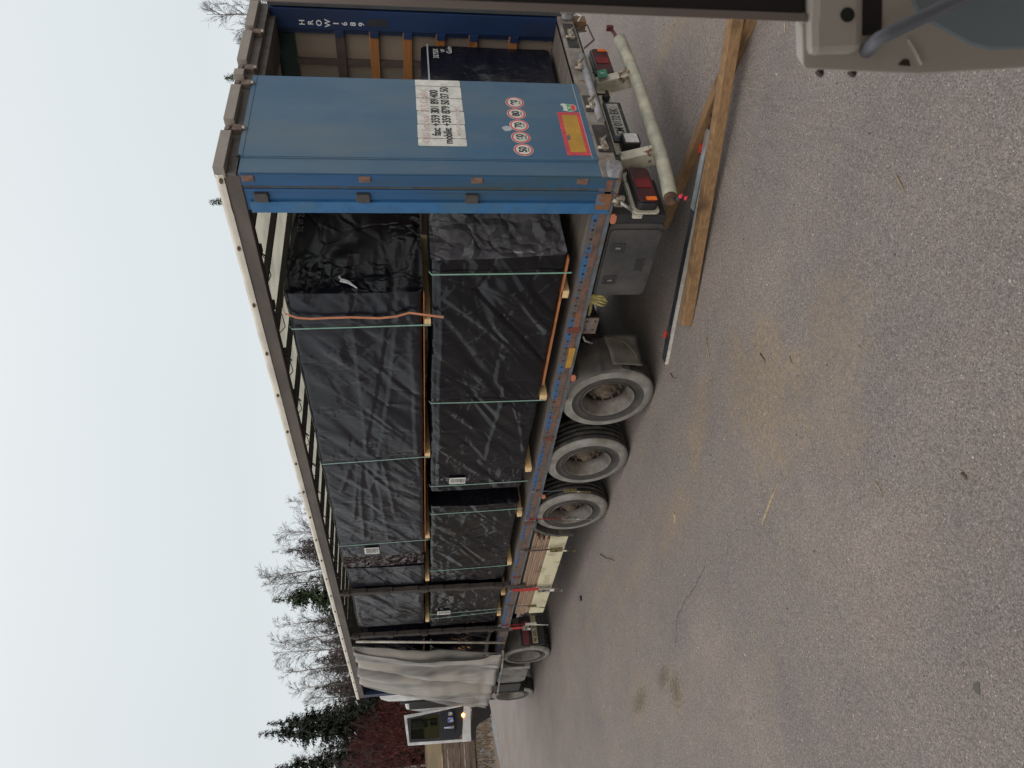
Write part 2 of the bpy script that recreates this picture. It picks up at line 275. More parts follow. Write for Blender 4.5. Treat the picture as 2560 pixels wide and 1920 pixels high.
# ------------------------------------------------------------------ mesh builder
class MB:
    def __init__(s): s.v = []; s.f = []; s.m = []; s.sm = []
    def face(s, idx, mi=0, sm=False): s.f.append(idx); s.m.append(mi); s.sm.append(sm)
    def box(s, x0, x1, y0, y1, z0, z1, mi=0):
        n = len(s.v); s.v += [(x, y, z) for x in (x0, x1) for y in (y0, y1) for z in (z0, z1)]
        for q in ((0, 1, 3, 2), (4, 6, 7, 5), (0, 4, 5, 1), (2, 3, 7, 6), (0, 2, 6, 4), (1, 5, 7, 3)): s.face([n+i for i in q], mi)
        return s
    def obox(s, c, ax, ay, az, mi=0):      # centre and three half-axis vectors
        c, ax, ay, az = map(Vector, (c, ax, ay, az)); n = len(s.v)
        s.v += [tuple(c+ax*i+ay*j+az*k) for i in (-1, 1) for j in (-1, 1) for k in (-1, 1)]
        for q in ((0, 1, 3, 2), (4, 6, 7, 5), (0, 4, 5, 1), (2, 3, 7, 6), (0, 2, 6, 4), (1, 5, 7, 3)): s.face([n+i for i in q], mi)
        return s
    def tube(s, pts, r, n=10, mi=0, r2=None, caps=True):
        pts = [Vector(p) for p in pts]; k0 = len(s.v); L = len(pts); up = None
        for i, p in enumerate(pts):
            d = (pts[min(i+1, L-1)]-pts[max(i-1, 0)]).normalized()
            if up is None: up = d.orthogonal().normalized()
            up = (up-d*up.dot(d)).normalized(); w = d.cross(up)
            rr = r if r2 is None else r+(r2-r)*i/(L-1)
            for k in range(n):
                a = 2*pi*k/n; s.v.append(tuple(p+(up*cos(a)+w*sin(a))*rr))
        for i in range(L-1):
            for k in range(n):
                s.face([k0+i*n+k, k0+i*n+(k+1) % n, k0+(i+1)*n+(k+1) % n, k0+(i+1)*n+k], mi, n > 4)
        if caps: s.face([k0+k for k in range(n)][::-1], mi); s.face([k0+(L-1)*n+k for k in range(n)], mi)
        return s
    def prism(s, poly, axis, a, b, mi=0, sh=(0, 0)):   # poly in the two other axes; sh drafts the first end
        n = len(s.v); L = len(poly)
        for h in (a, b):
            for (p, q) in poly:
              if h == a: p, q = p+sh[0], q+sh[1]
              s.v.append({0: (h, p, q), 1: (p, h, q), 2: (p, q, h)}[axis])
        s.face([n+i for i in range(L)], mi); s.face([n+L+i for i in range(L)][::-1], mi)
        for i in range(L): s.face([n+i, n+(i+1) % L, n+L+(i+1) % L, n+L+i], mi)
        return s
    def lathe(s, prof, cx, cy, cz, n=48, mi=0, seg_m=None):   # around an X axis, prof = [(x, r)]
        k0 = len(s.v)
        for (x, r) in prof:
            for k in range(n):
                a = 2*pi*k/n; s.v.append((cx+x, cy+r*cos(a), cz+r*sin(a)))
        for i in range(len(prof)-1):
            for k in range(n): s.face([k0+i*n+k, k0+i*n+(k+1) % n, k0+(i+1)*n+(k+1) % n, k0+(i+1)*n+k], seg_m[i] if seg_m else mi, True)
        return s
    def ribbon(s, pts, w, th=.002, mi=0):   # pts centre line, w width vector, both sides
        w = Vector(w)/2; k0 = len(s.v); pts = [Vector(p) for p in pts]
        nrm = (pts[1]-pts[0]).cross(w).normalized()*th
        for p in pts:
            for q in (p-w, p+w, p+w+nrm, p-w+nrm): s.v.append(tuple(q))
        for i in range(len(pts)-1):
            for k in range(4): s.face([k0+i*4+k, k0+i*4+(k+1) % 4, k0+(i+1)*4+(k+1) % 4, k0+(i+1)*4+k], mi)
        s.face([k0, k0+1, k0+2, k0+3], mi); s.face([k0+len(pts)*4-4+k for k in range(4)], mi)
        return s
    def rrect(s, axis, a, b, u0, u1, v0, v1, r, mi=0, n=5):
        poly = []
        for (cx, cy, st) in ((u1-r, v1-r, 0), (u0+r, v1-r, 1), (u0+r, v0+r, 2), (u1-r, v0+r, 3)):
            for k in range(n+1): q = (st+k/n)*pi/2; poly.append((cx+r*cos(q), cy+r*sin(q)))
        return s.prism(poly, axis, a, b, mi)
    def build(s, name, mats, parent=None, bevel=0, label=None):
        if not isinstance(mats, (list, tuple)): mats = [mats]
        me = bpy.data.meshes.new(name); me.from_pydata(s.v, [], s.f)
        for mt in mats: me.materials.append(mt)
        me.polygons.foreach_set('material_index', s.m); me.polygons.foreach_set('use_smooth', s.sm); me.update()
        import bmesh
        bm = bmesh.new(); bm.from_mesh(me); bmesh.ops.recalc_face_normals(bm, faces=bm.faces); bm.to_mesh(me); bm.free()
        o = bpy.data.objects.new(name, me); COL.objects.link(o)
        if parent: o.parent = parent
        if bevel:
            bv = o.modifiers.new('bevel', 'BEVEL'); bv.width = bevel; bv.segments = 2; bv.limit_method = 'ANGLE'
        if label: o['label'] = label
        return o
def tag(o, label, cat, group=None, kind=None):
    if label: o['label'] = label
    if cat: o['category'] = cat
    if group: o['group'] = group
    if kind: o['kind'] = kind
    return o
def thing(name, label, cat, loc=(0, 0, 0), group=None):
    o = bpy.data.objects.new(name, None); COL.objects.link(o); o.empty_display_size = .2; o.location = loc
    return tag(o, label, cat, group)
def text(name, body, size, mat_, parent, X, Y, org, ext=.0015, sx=1.0, align='LEFT', bold=0):
    """flat lettering: X = reading direction, Y = up direction, org = where the line starts"""
    cu = bpy.data.curves.new(name, 'FONT'); cu.body = body; cu.size = size; cu.extrude = ext; cu.align_x = align; cu.offset = bold
    o = bpy.data.objects.new(name, cu); COL.objects.link(o)
    me = bpy.data.meshes.new_from_object(o.evaluated_get(bpy.context.evaluated_depsgraph_get()))
    bpy.data.objects.remove(o); me.materials.clear(); me.materials.append(mat_)
    X = Vector(X).normalized(); Y = Vector(Y).normalized(); Z = X.cross(Y)
    mm = Matrix.Identity(4)
    for i in range(3): mm[i][0] = X[i]*sx; mm[i][1] = Y[i]; mm[i][2] = Z[i]; mm[i][3] = org[i]
    me.transform(mm)
    t = bpy.data.objects.new(name, me); COL.objects.link(t); t.parent = parent; return t
def copy_tree(o, parent=None):
    c = o.copy(); COL.objects.link(c)
    if parent: c.parent = parent
    for ch in list(o.children): copy_tree(ch, c)
    return c

# ================================================================== THE SETTING
g = MB(); N = 60
g.v += [(-300, -200, 0), (300, -200, 0), (300, 500, 0), (-300, 500, 0)]; g.face([0, 1, 2, 3])
tag(g.build('ground', asphalt), 'grey brown worn asphalt yard dusted with sand', None, kind='structure')
def patch(name, poly, z, mat_, label):
    b_ = MB(); b_.v += [(x, y, z) for x, y in poly]; b_.face(list(range(len(poly))))
    o = b_.build(name, mat_); tag(o, label, None, kind='structure'); return o
edge = [(-40, 27), (-14, 25.2), (-6, 24.6), (-1.2, 24.4), (.3, 25.6), (2, 28), (6, 30), (14, 32), (30, 36), (70, 40)]
patch('gravel_strip', [(x, y-.9-.3*sin(x*1.7)) for x, y in edge]+[(90, 60), (-60, 60)], .004, gravel_m, 'wet bluish gravel strip where the asphalt ends')
patch('soil_verge', [(x, y+.5*sin(x*2.1)) for x, y in edge]+[(95, 80), (-70, 80)], .009, verge_m, 'brown soil and dead grass beyond the asphalt')
patch('grass_field', [(-120, 58), (-20, 52), (4, 50), (30, 60), (140, 60), (260, 420), (-260, 420)], .016, grassy, 'yellow brown dry grass field below the trees')
bk = MB(); NB = 90
for j, (yy, zz) in enumerate(((39, -.05), (41, .5), (43, 1.3), (45.5, 2.0), (49, 2.35), (60, 2.5), (120, 2.6))):
    for i in range(NB+1):
        x = -70+i*3.0; bk.v.append((x, yy+1.5*noise.noise(Vector((x*.15, j, 0)))+max(0, x-6)*.3, zz+.25*noise.noise(Vector((x*.3, yy*.3, 5)))*(1 if j else 0)))
    if j:
        for i in range(NB): n = (j-1)*(NB+1)+i; bk.face([n, n+1, n+NB+2, n+NB+1], 0, True)
tag(bk.build('grass_bank', M('bank_grass', (.155, .105, .055), .95, dirt=(.11, .085, .045), ds=.5, dr=(.42, .6), stretch=(.5, 1, 1), rust=(.05, .045, .035), rs=.35, rr=(.55, .62))), 'yellow brown grassy bank the trees stand on', None, kind='structure')
# cracks in the asphalt
ck = MB(); pts = [(-3.285, 2.807), (-3.31, 3.02), (-3.34, 3.2), (-3.33, 3.45), (-3.357, 3.7), (-3.40, 3.92), (-3.5, 3.96), (-3.56, 4.1)]
for i in range(len(pts)-1):
    a, b_ = Vector((*pts[i], .002)), Vector((*pts[i+1], .002)); k = 7; prev = a
    for j in range(1, k+1):
        q = a.lerp(b_, j/k)+Vector((R.uniform(-.012, .012), R.uniform(-.012, .012), 0))
        d = (q-prev).normalized(); w = Vector((-d.y, d.x, 0))*R.uniform(.001, .005); n = len(ck.v)
        ck.v += [tuple(prev-w), tuple(prev+w), tuple(q+w), tuple(q-w)]; ck.face([n, n+1, n+2, n+3]); prev = q
tag(ck.build('crack', M('crack_dark', (.05, .042, .04), .95)), 'thin dark crack running through the asphalt', None, kind='structure')

# dead grass tufts at the verge: nobody could count it
gr = MB()
for i in range(11000):
    x = R.uniform(-14, 16); y = 26+abs(R.gauss(0, 1))*9+(0 if x < 1 else (x-1)*.9)
    h = R.uniform(.08, .38); a = R.uniform(0, pi); w = R.uniform(.01, .03); n = len(gr.v); l = R.uniform(-.15, .15)
    gr.v += [(x-w*cos(a), y-w*sin(a), 0), (x+w*cos(a), y+w*sin(a), 0), (x+l, y+R.uniform(-.1, .1), h)]; gr.face([n, n+1, n+2])
tag(gr.build('grass', grassblade), 'yellow dead grass on the verge beyond the asphalt', 'grass', kind='stuff')

# ================================================================== THE TRAILER
XL, XR = -1.275, 1.275
TR = thing('semi_trailer', 'long curtainsider trailer with blue rear frame and raised side curtain', 'trailer')
# floor and side rails
MB().box(-1.25, 1.25, .02, 13.5, 1.06, 1.145).build('deck', deckm, TR)
for sx, full in ((-1, 1), (1, 0)):
    r = MB(); x = XL*(-sx) if sx > 0 else XL
    xa, xb = (XL, XL+.05) if sx < 0 else (XR-.05, XR)
    if full:
        r.box(XL, XL+.045, .02, 13.55, 1.100, 1.148, 0); r.box(XL-.004, XL+.04, .02, 13.55, 1.048, 1.0995, 1); r.box(XL+.006, XL+.05, .02, 13.55, 1.0, 1.0475, 2)
        y = .42
        while y < 10.0:
            r.prism([(y+.015*cos(a*pi/5), 1.124+.013*sin(a*pi/5)) for a in range(10)], 0, XL-.0015, XL+.002, 3)
            r.prism([(y+.05+.007*cos(a*pi/4), 1.124+.006*sin(a*pi/4)) for a in range(8)], 0, XL-.0015, XL+.002, 3); y += .1
        o = r.build('side_rail', [blue_rail, rust_rail, grey_lip, black], TR, label='perforated blue and rusty rail along the open side')
    else:
        r.box(xa, xb, .02, 13.55, 1.0, 1.148); r.build('side_rail', blue_rail, TR)
clm = M('clamp_red', (.16, .035, .022), .8, dirt=(.07, .04, .035), ds=20)
for y in (1.72, 3.6, 5.7, 7.55):
    MB().box(XL-.012, XL+.02, y, y+.07, 1.03, 1.15).build('rail_clamp', clm, TR, bevel=.004)
MB().box(XL-.008, XL-.004, 2.02, 2.32, 1.03, 1.09).build('reflector_tape', yeltape, TR)
for y in (.35, 2.45, 4.95):
    MB().rrect(0, XL-.02, XL, y, y+.09, .955, 1.0, .02).build('marker_lamp', M('marker_amber', (.45, .15, .08), .4), TR)
ch = MB()
for x in (-.55, .42):
    ch.box(x, x+.13, .35, 12.6, .97, 1.0); ch.box(x+.05, x+.07, .35, 12.6, .72, .97); ch.box(x, x+.13, .35, 12.6, .69, .72)
for k in range(22): ch.box(-1.2, 1.2, .3+k*.6, .36+k*.6, .99, 1.055)
ch.build('chassis', dark, TR)
# rear cross member
MB().box(-1.27, 1.27, -.02, .06, 1.0, 1.145).build('rear_beam', M('rear_beam_paint', (.20, .185, .165), .7, dirt=(.12, .1, .085), ds=5, rust=RUST, rs=8, rr=(.6, .66)), TR, bevel=.004)
rb = MB(); rb.box(-1.24, 1.2, .02, .09, .965, .998)
rb.box(-.98, -.62, -.035, -.022, 1.0, 1.12); rb.box(-.42, -.18, -.03, -.022, 1.02, 1.13); rb.box(.62, 1.05, -.03, -.022, 1.02, 1.12)
rb.build('mounting_plate', dark, TR, bevel=.003)
for x in (-.9, -.33, .28, .82):     # door lock hardware
    h = MB(); h.tube([(x-.05, -.045, 1.13), (x-.05, -.045, 1.05)], .014, 8); h.obox((x, -.045, 1.07), (.07, 0, .008), (0, .012, 0), (-.004, 0, .02)); h.tube([(x+.02, -.055, 1.09), (x+.09, -.06, 1.035)], .011, 8)
    h.tube([(x-.03, -.03, 1.08), (x-.03, -.07, 1.08)], .02, 8)
    h.build('door_latch', zinc, TR)
MB().tube([(-.56, -.03, 1.03), (.46, -.03, 1.03)], .033, 10).build('grey_tube', M('tube_grey', (.23, .24, .26), .5, dirt=(.16, .15, .15), ds=6), TR)
bf = MB(); bf.rrect(1, -.10, -.025, -1.315, -1.18, 1.0, 1.11, .035); bf.build('rubber_buffer', greyp, TR, bevel=.01)
bf = MB(); bf.rrect(1, -.11, -.025, 1.12, 1.25, 1.0, 1.11, .03); bf.build('rubber_buffer', greyp, TR, bevel=.01)
# roof: side rails, vinyl edge, cap, header, tarp, bows
for sx in (-1, 1):
    xa, xb = sorted((sx*1.275, sx*1.2))
    MB().box(xa, xb, .02, 13.58, 3.83, 3.944).build('roof_rail', rail_brown, TR, bevel=.006)
    ve = MB(); L = 90
    for i in range(L+1):
        y = 13.62*i/L; j = .006*noise.noise(Vector((y*3, sx*4, 1)))+.004*noise.noise(Vector((y*9, 3, 1)))
        zb = 3.942+j-.02*0; ve.v += [(sx*(1.283+abs(j)), y, zb), (sx*(1.288+j), y, 3.975), (sx*1.283, y, 4.0+j*.5), (sx*1.2, y, 4.006)]
        if i:
            n = len(ve.v)-8
            for k in range(3): ve.face([n+k, n+k+1, n+k+5, n+k+4], 0, True)
    o = ve.build('roof_edge_strip', cream, TR)
    if sx < 0:
        eym = M('eyelet_rust', (.10, .055, .035), .6, .3)
        for k in range(21):
            y = .05+k*.648; MB().prism([(y+.024*cos(a*pi/5), 3.966+.012*sin(a*pi/5)) for a in range(10)], 0, -1.297, -1.286).build('eyelet', eym, o)
rt = MB(); L = 66
for i in range(L+1):
    y = .03+13.5*i/L; ph = (y % .648)/.648
    for j in range(9):
        x = -1.2+2.4*j/8; rt.v.append((x, y, 3.99-.018*sin(ph*pi)*sin(pi*j/8)-.004))
    if i:
        n = len(rt.v)-18
        for j in range(8): rt.face([n+j, n+j+1, n+j+10, n+j+9], 0, True)
rt.build('roof_tarpaulin', roof_t, TR)
bowm = M('bow_dark', (.018, .013, .012), .6); 
for k in range(21):
    y = .13+k*.65
    b_ = MB(); b_.box(-1.2, 1.2, y, y+.035, 3.90, 3.955); b_.box(-1.195, -1.16, y-.02, y+.055, 3.815, 3.93)
    o = b_.build('roof_bow', bowm, TR)
    if k < 16:      # slack ropes hanging off the bow carriages
        yy = y+.05; d = R.uniform(.03, .09)
        MB().tube([(-1.17, yy, 3.85), (-1.16, yy+.12, 3.85-d), (-1.15, yy+.3, 3.84-d*.9), (-1.12, yy+.45, 3.87)], .0045, 5).tube([(-1.18, yy, 3.84), (-1.2, yy+.03, 3.80), (-1.2, yy+.08, 3.775)], .007, 5).build('rope_loop', bowm, o)
lk_ = MB(); lk_.box(-1.05, -1.02, .1, 13.4, 3.87, 3.9); lk_.build('sliding_roof_rail', bowm, TR)
cap = MB()
for (a, b_) in ((-1.283, -.83), (-.68, -.205), (-.055, .03), (.173, .65), (.735, 1.283)): cap.box(a, b_, -.065, .03, 3.925, 4.004)
cap.build('roof_cap', cap_tan, TR, bevel=.004)
hd = MB(); hd.box(-1.27, 1.27, .0, .07, 3.855, 3.985); hd.box(-1.19, 1.19, .071, .42, 3.80, 3.975); hd.build('header', cap_dk, TR)
for (a, b_) in ((-.83, -.68), (-.205, -.055), (.03, .173), (.65, .735)):
    q = MB(); mx = (a+b_)/2; q.box(mx-.035, mx+.035, -.04, -.002, 3.86, 3.935); q.box(mx-.045, mx-.015, -.05, -.002, 3.95, 3.985); q.tube([(mx+.02, -.03, 3.93), (mx+.02, -.03, 3.985)], .012, 8)
    o = q.build('cap_latch', M('latch_brown', (.09, .06, .045), .6, dirt=(.16, .13, .11), ds=20), TR)
    MB().tube([(mx, -.035, 3.86), (mx, -.035, 3.835)], .016, 8).build('latch_roller', zinc, o)
# rear left corner post (side face towards the viewer)
pl = MB()
pl.box(-1.262, -1.18, .03, .335, 1.02, 3.83, 0)
pl.box(-1.276, -1.262, .0, .100, 1.03, 3.83, 0); pl.box(-1.268, -1.262, .100, .128, 1.03, 3.82, 1)
pl.box(-1.279, -1.262, .128, .150, 1.03, 3.82, 0); pl.box(-1.2655, -1.262, .150, .228, 1.03, 3.82, 0); pl.box(-1.283, -1.262, .244, .345, 1.035, 3.80, 2)
o = pl.build('corner_post', [blue_post, M('groove_rust', (.07, .065, .06), .8, dirt=(.05, .09, .12), ds=4, dr=(.5, .6)), M('post_front_paint', (.022, .115, .27), .5, dirt=(.04, .12, .22), ds=3, rust=(.2, .2, .2), rs=30, rr=(.7, .72))], TR, bevel=.004)
MB().box(-1.286, -1.262, .148, .30, 1.035, 1.15).build('rusty_foot', M('foot_rust', (.18, .085, .04), .85, dirt=(.06, .14, .24), ds=9, dr=(.55, .6)), o)
for z in (3.66, 2.915, 2.09):
    q = MB(); q.rrect(0, -1.296, -1.262, .165, .238, z, z+.10, .008); MB_ = q.build('bracket_plate', M('bracket_dark', (.05, .046, .044), .55), o, bevel=.003)
    q = MB()
    for (yy, zz) in ((.178, z+.012), (.178, z+.088), (.225, z+.05)): q.prism([(yy+.004*cos(a*pi/4), zz+.004*sin(a*pi/4)) for a in range(8)], 0, -1.2975, -1.2955)
    q.build('bolt_hole', black, MB_)
for z in (3.735, 2.90, 2.065, 1.25):
    MB().box(-1.285, -1.262, .008, .058, z, z+.085).build('hinge', M('hinge_rust', (.17, .10, .075), .75, dirt=(.10, .05, .035), ds=20), o, bevel=.003)
# rear right post, seen from inside
pr = MB(); pr.box(1.2, 1.27, .0, .19, 1.03, 3.85, 0)
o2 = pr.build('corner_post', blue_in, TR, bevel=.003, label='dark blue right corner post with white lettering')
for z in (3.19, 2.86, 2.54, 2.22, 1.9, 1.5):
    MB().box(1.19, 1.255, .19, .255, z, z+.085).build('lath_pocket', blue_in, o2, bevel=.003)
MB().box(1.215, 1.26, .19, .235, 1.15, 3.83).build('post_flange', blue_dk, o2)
text('lettering', 'HROW1689', .075, whitei, o2, (0, -1, 0), (0, 0, 1), (1.1985, .2, 3.5)) if 0 else None
# upright letters one below the other, reading down the post
for i, chh in enumerate('HROW1689'):
    z = 3.565-i*.0785
    text('letter', chh, .072, whitei, o2, (0, -1, 0), (0, 0, 1), (1.1985, .128, z-.02), sx=1.0, align='CENTER', bold=.001)
MB().box(1.1975, 1.1995, .075, .145, 2.78, 2.965).build('black_label', M('label_dark', (.02, .022, .028), .5), o2)
# opened right door folded round against the far side
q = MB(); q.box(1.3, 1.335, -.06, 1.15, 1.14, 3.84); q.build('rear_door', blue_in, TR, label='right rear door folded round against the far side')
q = MB(); q.box(1.205, 1.30, -.075, -.02, 1.12, 3.86); q.build('door_seal', M('seal_grey', (.05, .055, .06), .6), TR)
for z in (3.72, 3.05, 2.95, 2.1, 1.4):
    MB().box(1.21, 1.25, -.095, -.075, z, z+.05).build('door_clip', ratchs, TR)
# left rear door
D = MB(); D.box(-1.085, .005, -.022, .03, 1.145, 3.85, 0); D.box(-1.265, -1.085, -.012, .03, 1.145, 3.84, 0)
D.box(-1.085, .0, -.026, -.0222, 3.825, 3.86, 0); D.box(-1.085, .0, -.0245, -.0222, 1.146, 1.185, 0); D.box(-1.098, -1.086, -.018, -.0122, 1.15, 3.84, 0)
door = D.build('rear_door', blue_door, TR, bevel=.004, label='closed left rear door with stickers')
MB().box(-1.07, -.01, -.0268, -.0255, 1.187, 1.191).build('seam', M('seam_pale', (.33, .36, .38), .6), door)
MB().tube([(-1.091, -.02, 3.86), (-1.091, -.034, 3.86)], .014, 8).build('rivet', black, door)
# phone number sign in six vertical strips
n_strip = 6; xs = [-.935, -.845, -.665, -.49, -.315, -.14, .003]; prev = None
sg = MB(); 
xs = [-.935, -.835, -.645, -.46, -.275, -.095, .003]
for i in range(len(xs)-1):
    dz = R.uniform(-.004, .004); sg.rrect(1, -.0245, -.0225, xs[i]+.003, xs[i+1]-.003, 2.163+dz, 2.54+dz, .012)
sign = sg.build('phone_sign', signw, door)
cr = MB()
for x in xs[1:-1]:
    prevp = None
    for k in range(25):
        z = 2.165+.372*k/24; n = len(cr.v); w = R.uniform(.0015, .0042); jx = R.uniform(-.0015, .0015)
        cr.v += [(x-w+jx, -.0252, z), (x+w+jx, -.0252, z)]
        if k: cr.face([n-2, n-1, n+1, n])
cr.build('strip_edges', M('strip_gap', (.09, .06, .055), .8), sign)
NX, UZ = (1, 0, 0), (0, 0, 1)
text('sign_line', '4700 Smolyan BULGARIA', .092, inkred, sign, NX, UZ, (-.905, -.0262, 2.447), ext=.0006, sx=.78)
text('sign_line', 'fax: +359 301 89 400', .094, ink, sign, NX, UZ, (-.80, -.0262, 2.361), ext=.0006, sx=.80, bold=.0022)
text('sign_line', 'mobile: +359 879 50 37 50', .094, ink, sign, NX, UZ, (-.905, -.0262, 2.273), ext=.0006, sx=.775, bold=.0022)
text('sign_line', 'www.rouyt', .078, inkred, sign, NX, UZ, (-.80, -.0262, 2.195), ext=.0006, sx=1.15)
for i, s_ in enumerate(('50', '60', '70', '80', '90')):
    cx = -.963+i*.1637; cz = 1.722+.004*(i % 2)
    def disc(r, y, mt, par=None, nm='ring'):
        q = MB(); q.prism([(cx+r*cos(a*pi/16), cz+r*sin(a*pi/16)) for a in range(32)], 1, y, y+.0006); return q.build(nm, mt, par)
    d0 = disc(.078, -.0232, signw, door, 'speed_sticker'); d1 = disc(.074, -.0240, ringr, d0); d2 = disc(.060, -.0248, signw, d0, 'disc')
    text('number', s_, .085, ink, d0, NX, UZ, (cx, -.0255, cz-.022), ext=.0004, sx=.88, align='CENTER', bold=.003)
    text('small_print', 'KM/H', .022, ink, d0, NX, UZ, (cx, -.0255, cz-.047), ext=.0004, align='CENTER')
q = MB(); q.prism([(-.71, 1.80), (-.68, 1.775), (-.655, 1.80), (-.645, 1.83), (-.665, 1.865), (-.69, 1.86), (-.72, 1.84)], 1, -.0236, -.0224); q.build('torn_sticker', M('torn_white', (.35, .38, .42), .6), door)
rf = MB(); rf.box(-1.027, -.434, -.0242, -.0225, 1.182, 1.382, 0); rf.box(-.985, -.477, -.0248, -.0243, 1.222, 1.348, 1)
rf = rf.build('reflector_plate', [redtape, yeltape], door)
q = MB(); q.prism([(-.83, 1.345), (-.80, 1.36), (-.76, 1.345), (-.75, 1.325), (-.79, 1.32), (-.82, 1.328)], 1, -.0254, -.0249); q.build('scuff', M('scuff_grey', (.15, .1, .11), .6), rf)
# country sticker: three bands in an uneven outline
def band(poly, mt, par, y=-.0250): return MB().prism(poly, 1, y, y+.0008).build('band', mt, par)
cs_ = MB().prism([(-.418, 1.292), (-.405, 1.33), (-.385, 1.315), (-.345, 1.322), (-.318, 1.338), (-.305, 1.318), (-.315, 1.27), (-.318, 1.225), (-.345, 1.205), (-.395, 1.21), (-.415, 1.235), (-.424, 1.262)], 1, -.0240, -.0225).build('country_sticker', signw, door)
band([(-.414, 1.286), (-.32, 1.287), (-.321, 1.251), (-.418, 1.252)], M('flag_green', (.01, .28, .09), .5), cs_)
band([(-.412, 1.250), (-.325, 1.249), (-.325, 1.228), (-.345, 1.213), (-.392, 1.216), (-.410, 1.235)], M('flag_red', (.58, .04, .04), .5), cs_)
text('sticker_text', 'BG', .036, whitei, cs_, NX, UZ, (-.366, -.0262, 1.257), ext=.0003, align='CENTER')
# far curtain with laths, seen through the open door
MB().box(1.252, 1.262, .2, 13.4, 1.15, 3.83).build('side_curtain', side_t, TR)
MB().box(1.235, 1.25, .25, 13.3, 3.66, 3.83).build('curtain_shade_strip', M('shade_strip_green', (.004, .02, .02), .7), TR)  # added dark strip: stands in for the shade on the curtain's top
MB().box(1.22, 1.25, .50, .56, 1.15, 3.66).build('curtain_pole', M('strap_brown', (.07, .05, .045), .8), TR)
for z, mt in ((3.19, M('lath_brown', (.055, .04, .036), .6)), (2.865, lathw), (2.545, lathw), (2.225, lathw), (1.905, lathw), (1.51, lathw)):
    MB().box(1.205, 1.228, .2, 13.2, z, z+.088).build('side_lath', mt, TR, bevel=.003)
# headboard at the front
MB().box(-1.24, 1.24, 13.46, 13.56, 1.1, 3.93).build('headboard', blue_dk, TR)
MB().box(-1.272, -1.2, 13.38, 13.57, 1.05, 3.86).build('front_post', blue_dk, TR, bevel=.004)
# middle posts with lath pockets
for y, tilt in ((7.84, .10), (9.80, .12)):
    p_ = MB(); 
    for k in range(14):
        z = 1.03+k*.2; yy = y+tilt*(1-k/13); w = .09 if k % 2 else .12
        p_.obox((XL+.03, yy, z+.1), (.035, 0, 0), (0, w*.5, 0), (0, 0, .103))
        if k % 3 == 1: p_.box(XL-.028, XL+.02, yy-.075, yy+.03, z+.05, z+.15)
    p_.box(XL-.015, XL+.08, y+tilt-.06, y+tilt+.08, .93, 1.16)
    p_.build('middle_post', M('post_dark', (.03, .024, .022), .7, dirt=(.06, .04, .03), ds=7, dr=(.5, .7)), TR, bevel=.004)
# ------ bunched side curtain at the front, flaring out at the foot
cu = MB(); NS, NZ = 300, 46
RC = random.Random(3); amps = [RC.uniform(.4, 1) for _ in range(40)]
def curtain_pt(s, t):     # s along, t 0 top .. 1 bottom
    yt = 10.16+2.36*s; yb = 10.42+2.98*s; xt = -1.262; xb = -1.44-.24*s
    zt = 3.80+.03*sin(s*25); zb = 1.10+.14*s
    tt = t**1.15; y = yt+(yb-yt)*tt; x = xt+(xb-xt)*tt; z = zt+(zb-zt)*t
    ph = 2*pi*(5.2*s+.22*sin(5.5*s+1)+.10*sin(13*s))+.9*t*sin(4*s+1)-1.9*t; A = (.052+.055*sin(min(1, t*1.1)*pi)**.6)*(1+.35*sin(9*s+2))
    y += A*1.05*sin(ph); x -= A*1.0*(1+cos(ph))
    p2 = 2*pi*17*s; y += .022*sin(p2)*(1-t)**2; x -= .03*cos(p2+.5)*(1-t)**1.5
    x += .05*noise.noise(Vector((s*5, t*3.5, 7)))*min(1, t*3); y += .04*noise.noise(Vector((s*6, t*4, 17)))*min(1, t*3)
    x += .02*noise.noise(Vector((s*16, t*11, 3)))*min(1, t*4)
    return (x-.02*t, y, z)
for i in range(NS+1):
    for j in range(NZ+1): cu.v.append(curtain_pt(i/NS, j/NZ))
for i in range(NS):
    for j in range(NZ): n = i*(NZ+1)+j; cu.face([n, n+1, n+NZ+2, n+NZ+1], 0, True)
curt = cu.build('side_curtain', curt_m, TR, label='dirty grey side curtain bunched up at the front')
sm = curt.modifiers.new('s', 'SOLIDIFY'); sm.thickness = .004
MB().tube([(-1.27, 10.02, 3.75), (-1.38, 10.33, 1.06)], .022, 10).build('tension_pole', M('pole_grey', (.42, .40, .37), .5, dirt=(.28, .25, .22), ds=5), TR)
MB().tube([(-1.47, 10.55, 1.08), (-1.52, 11.7, 1.02)], .022, 8).tube([(-1.50, 11.6, 1.04), (-1.6, 12.9, 1.02)], .017, 8).build('curtain_hem_tube', M('hem_grey', (.36, .36, .34), .5, dirt=(.2, .19, .18), ds=5), TR)
for s in (.06, .80):
    a = Vector(curtain_pt(s, .90)); a.x -= .05
    q = MB(); q.obox(a+Vector((0, 0, -.08)), (.006, 0, 0), (0, .025, 0), (0, 0, .16)); q = q.build('curtain_strap', black, curt)
    MB().obox(a+Vector((-.012, 0, .0)), (.01, 0, 0), (0, .045, 0), (0, 0, .03)).obox(a+Vector((-.016, 0, -.23)), (.012, 0, 0), (0, .035, 0), (0, 0, .03)).build('buckle', M('buckle_steel', (.5, .5, .5), .4, .5), q)

